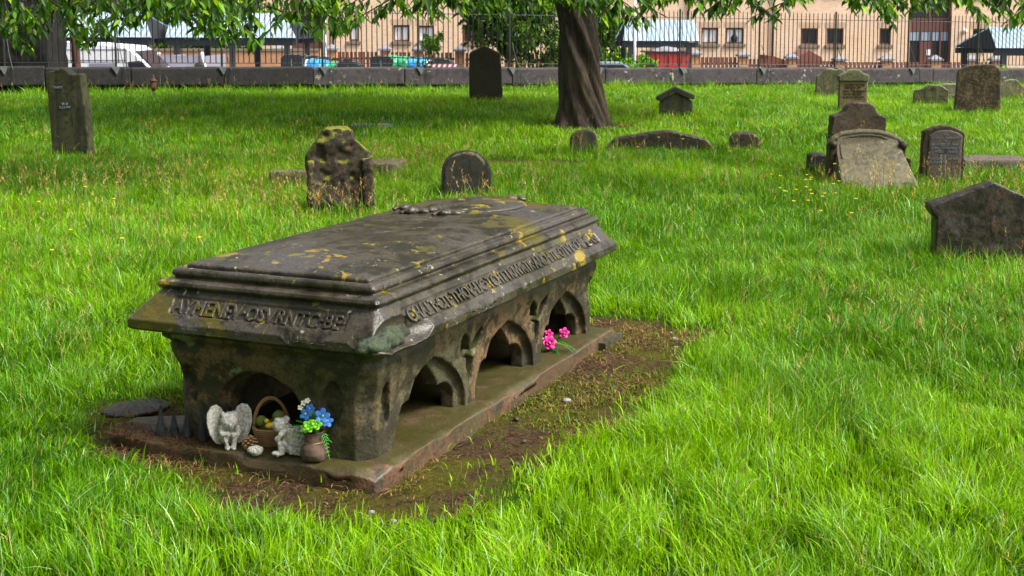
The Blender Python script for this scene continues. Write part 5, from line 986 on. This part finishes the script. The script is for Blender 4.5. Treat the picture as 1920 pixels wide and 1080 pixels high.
# added trees out of view to dim skylight; then side woods for other viewpoints
for k, (x, y, w_, lb_) in enumerate(((-8.5, -4, 4.2, 'added unseen tree blocking skylight, behind the camera on the left'), (-2.5, -8, 4.6, 'added unseen tree blocking skylight, straight behind the camera'), (3.5, -10, 4.2, 'added unseen tree blocking skylight, behind the camera on the right'), (-11, 3.5, 3.6, 'spreading tree left of the tomb outside the picture'))):
    t = thing('side_tree', lb_, 'tree', (x, y, -.1)); V, T, Cc = crown_cloud([(random.uniform(-.5, .5) * w_, random.uniform(-.5, .5) * w_, 5.2 + random.uniform(-2.6, 3.5)) for _ in range(12)], [w_ * .45] * 12, 7000, .5, .8); link('crown', mesh_np('cr', V, T, Cc), t, [M['leaf']]); b = B(); b.tube([(0, 0, 0), (0, 0, 5)], .3, 8, .15); b.build('trunk', M['bark'], t, True)
for k, (x, y, w_) in enumerate(((-40, 60, 9), (-30, 48, 6), (42, 62, 8), (-24, 22, 5), (27, 22, 5), (-22, 6, 5), (24, 2, 5))):
    t = thing('side_tree', ('tree far off to the left of the graveyard', 'tree left of the street', 'tree far off to the right of the graveyard', 'tree beside the rubble wall outside the picture', 'tree right of the wall outside the picture', 'tree left of the lawn outside the picture', 'tree right of the lawn outside the picture')[k], 'tree', (x, y, -1.2)); V, T, Cc = crown_cloud([(random.uniform(-.5, .5) * w_, random.uniform(-.5, .5) * w_, 4.5 + random.uniform(-1.5, 2.5)) for _ in range(9)], [w_ * .42] * 9, 3500, .42); link('crown', mesh_np('cr', V, T, Cc), t, [M['leaf']]); b = B(); b.tube([(0, 0, 0), (0, 0, 5)], .3, 8, .15); b.build('trunk', M['bark'], t, True)

# ================================================================= GRASS, FLOWERS
make_grass(); make_seedheads(); make_dead_straw()
# buttercups
fl = B(); fl.tube([(0, 0, 0), (.01, 0, .12), (0, .01, .25)], .0016, 5); sm = temp(fl).data
pe = B()
for k in range(5): a = k * 1.257; pe.ball((.009 * math.cos(a), .009 * math.sin(a), .252), (.0095, .008, .003), 1, Matrix.Rotation(a, 3, 'Z') @ Matrix.Rotation(-.5, 3, 'Y'))
pe.ball((0, 0, .252), .005, 1); pm = temp(pe).data
for o in [o for o in bpy.data.objects if o.name.startswith('t') and o.data in (sm, pm)]: bpy.data.objects.remove(o)
sm.materials.append(M['stem']); pm.materials.append(M['butter'])
def buttercups(n, cx, cy, sx, sy, label, group):
    for k in range(n):
        px, py = random.gauss(cx, sx), random.gauss(cy, sy); g = G(px, py, .2); x, y = g[0], g[1]
        if not (bare(np.array([x]), np.array([y]))[0] < -.1): continue
        t = thing('buttercup', label, 'flower', (x, y, tz(x, y)), random.random() * 6, group); s = .8 + max(0, (y - 8)) * .03; t.scale = (s, s, random.uniform(.75, 1.1)); link('stem', sm, t); o = link('petals', pm, t)
buttercups(18, 1520, 355, 45, 22, 'yellow buttercup on a thin stem in the seeding grass left of the slanted tablet', 'buttercups left of the slanted tablet')
buttercups(8, 1650, 395, 120, 25, 'yellow buttercup on a thin stem below the slanted tablet and the inscribed headstone', 'buttercups below the slanted tablet')
buttercups(9, 60, 245, 45, 20, 'yellow buttercup in the far grass beside the tall leaning headstone', 'buttercups beside the leaning headstone')
buttercups(12, 200, 400, 150, 45, 'yellow buttercup in the tall grass left of the tomb lid', 'buttercups left of the tomb')
buttercups(8, 1230, 285, 110, 10, 'yellow buttercup in the grass before the long sunken stone', 'buttercups before the long sunken stone')
for o in list(bpy.data.objects):
    if o.name.startswith('t.') or o.name == 't': bpy.data.objects.remove(o)
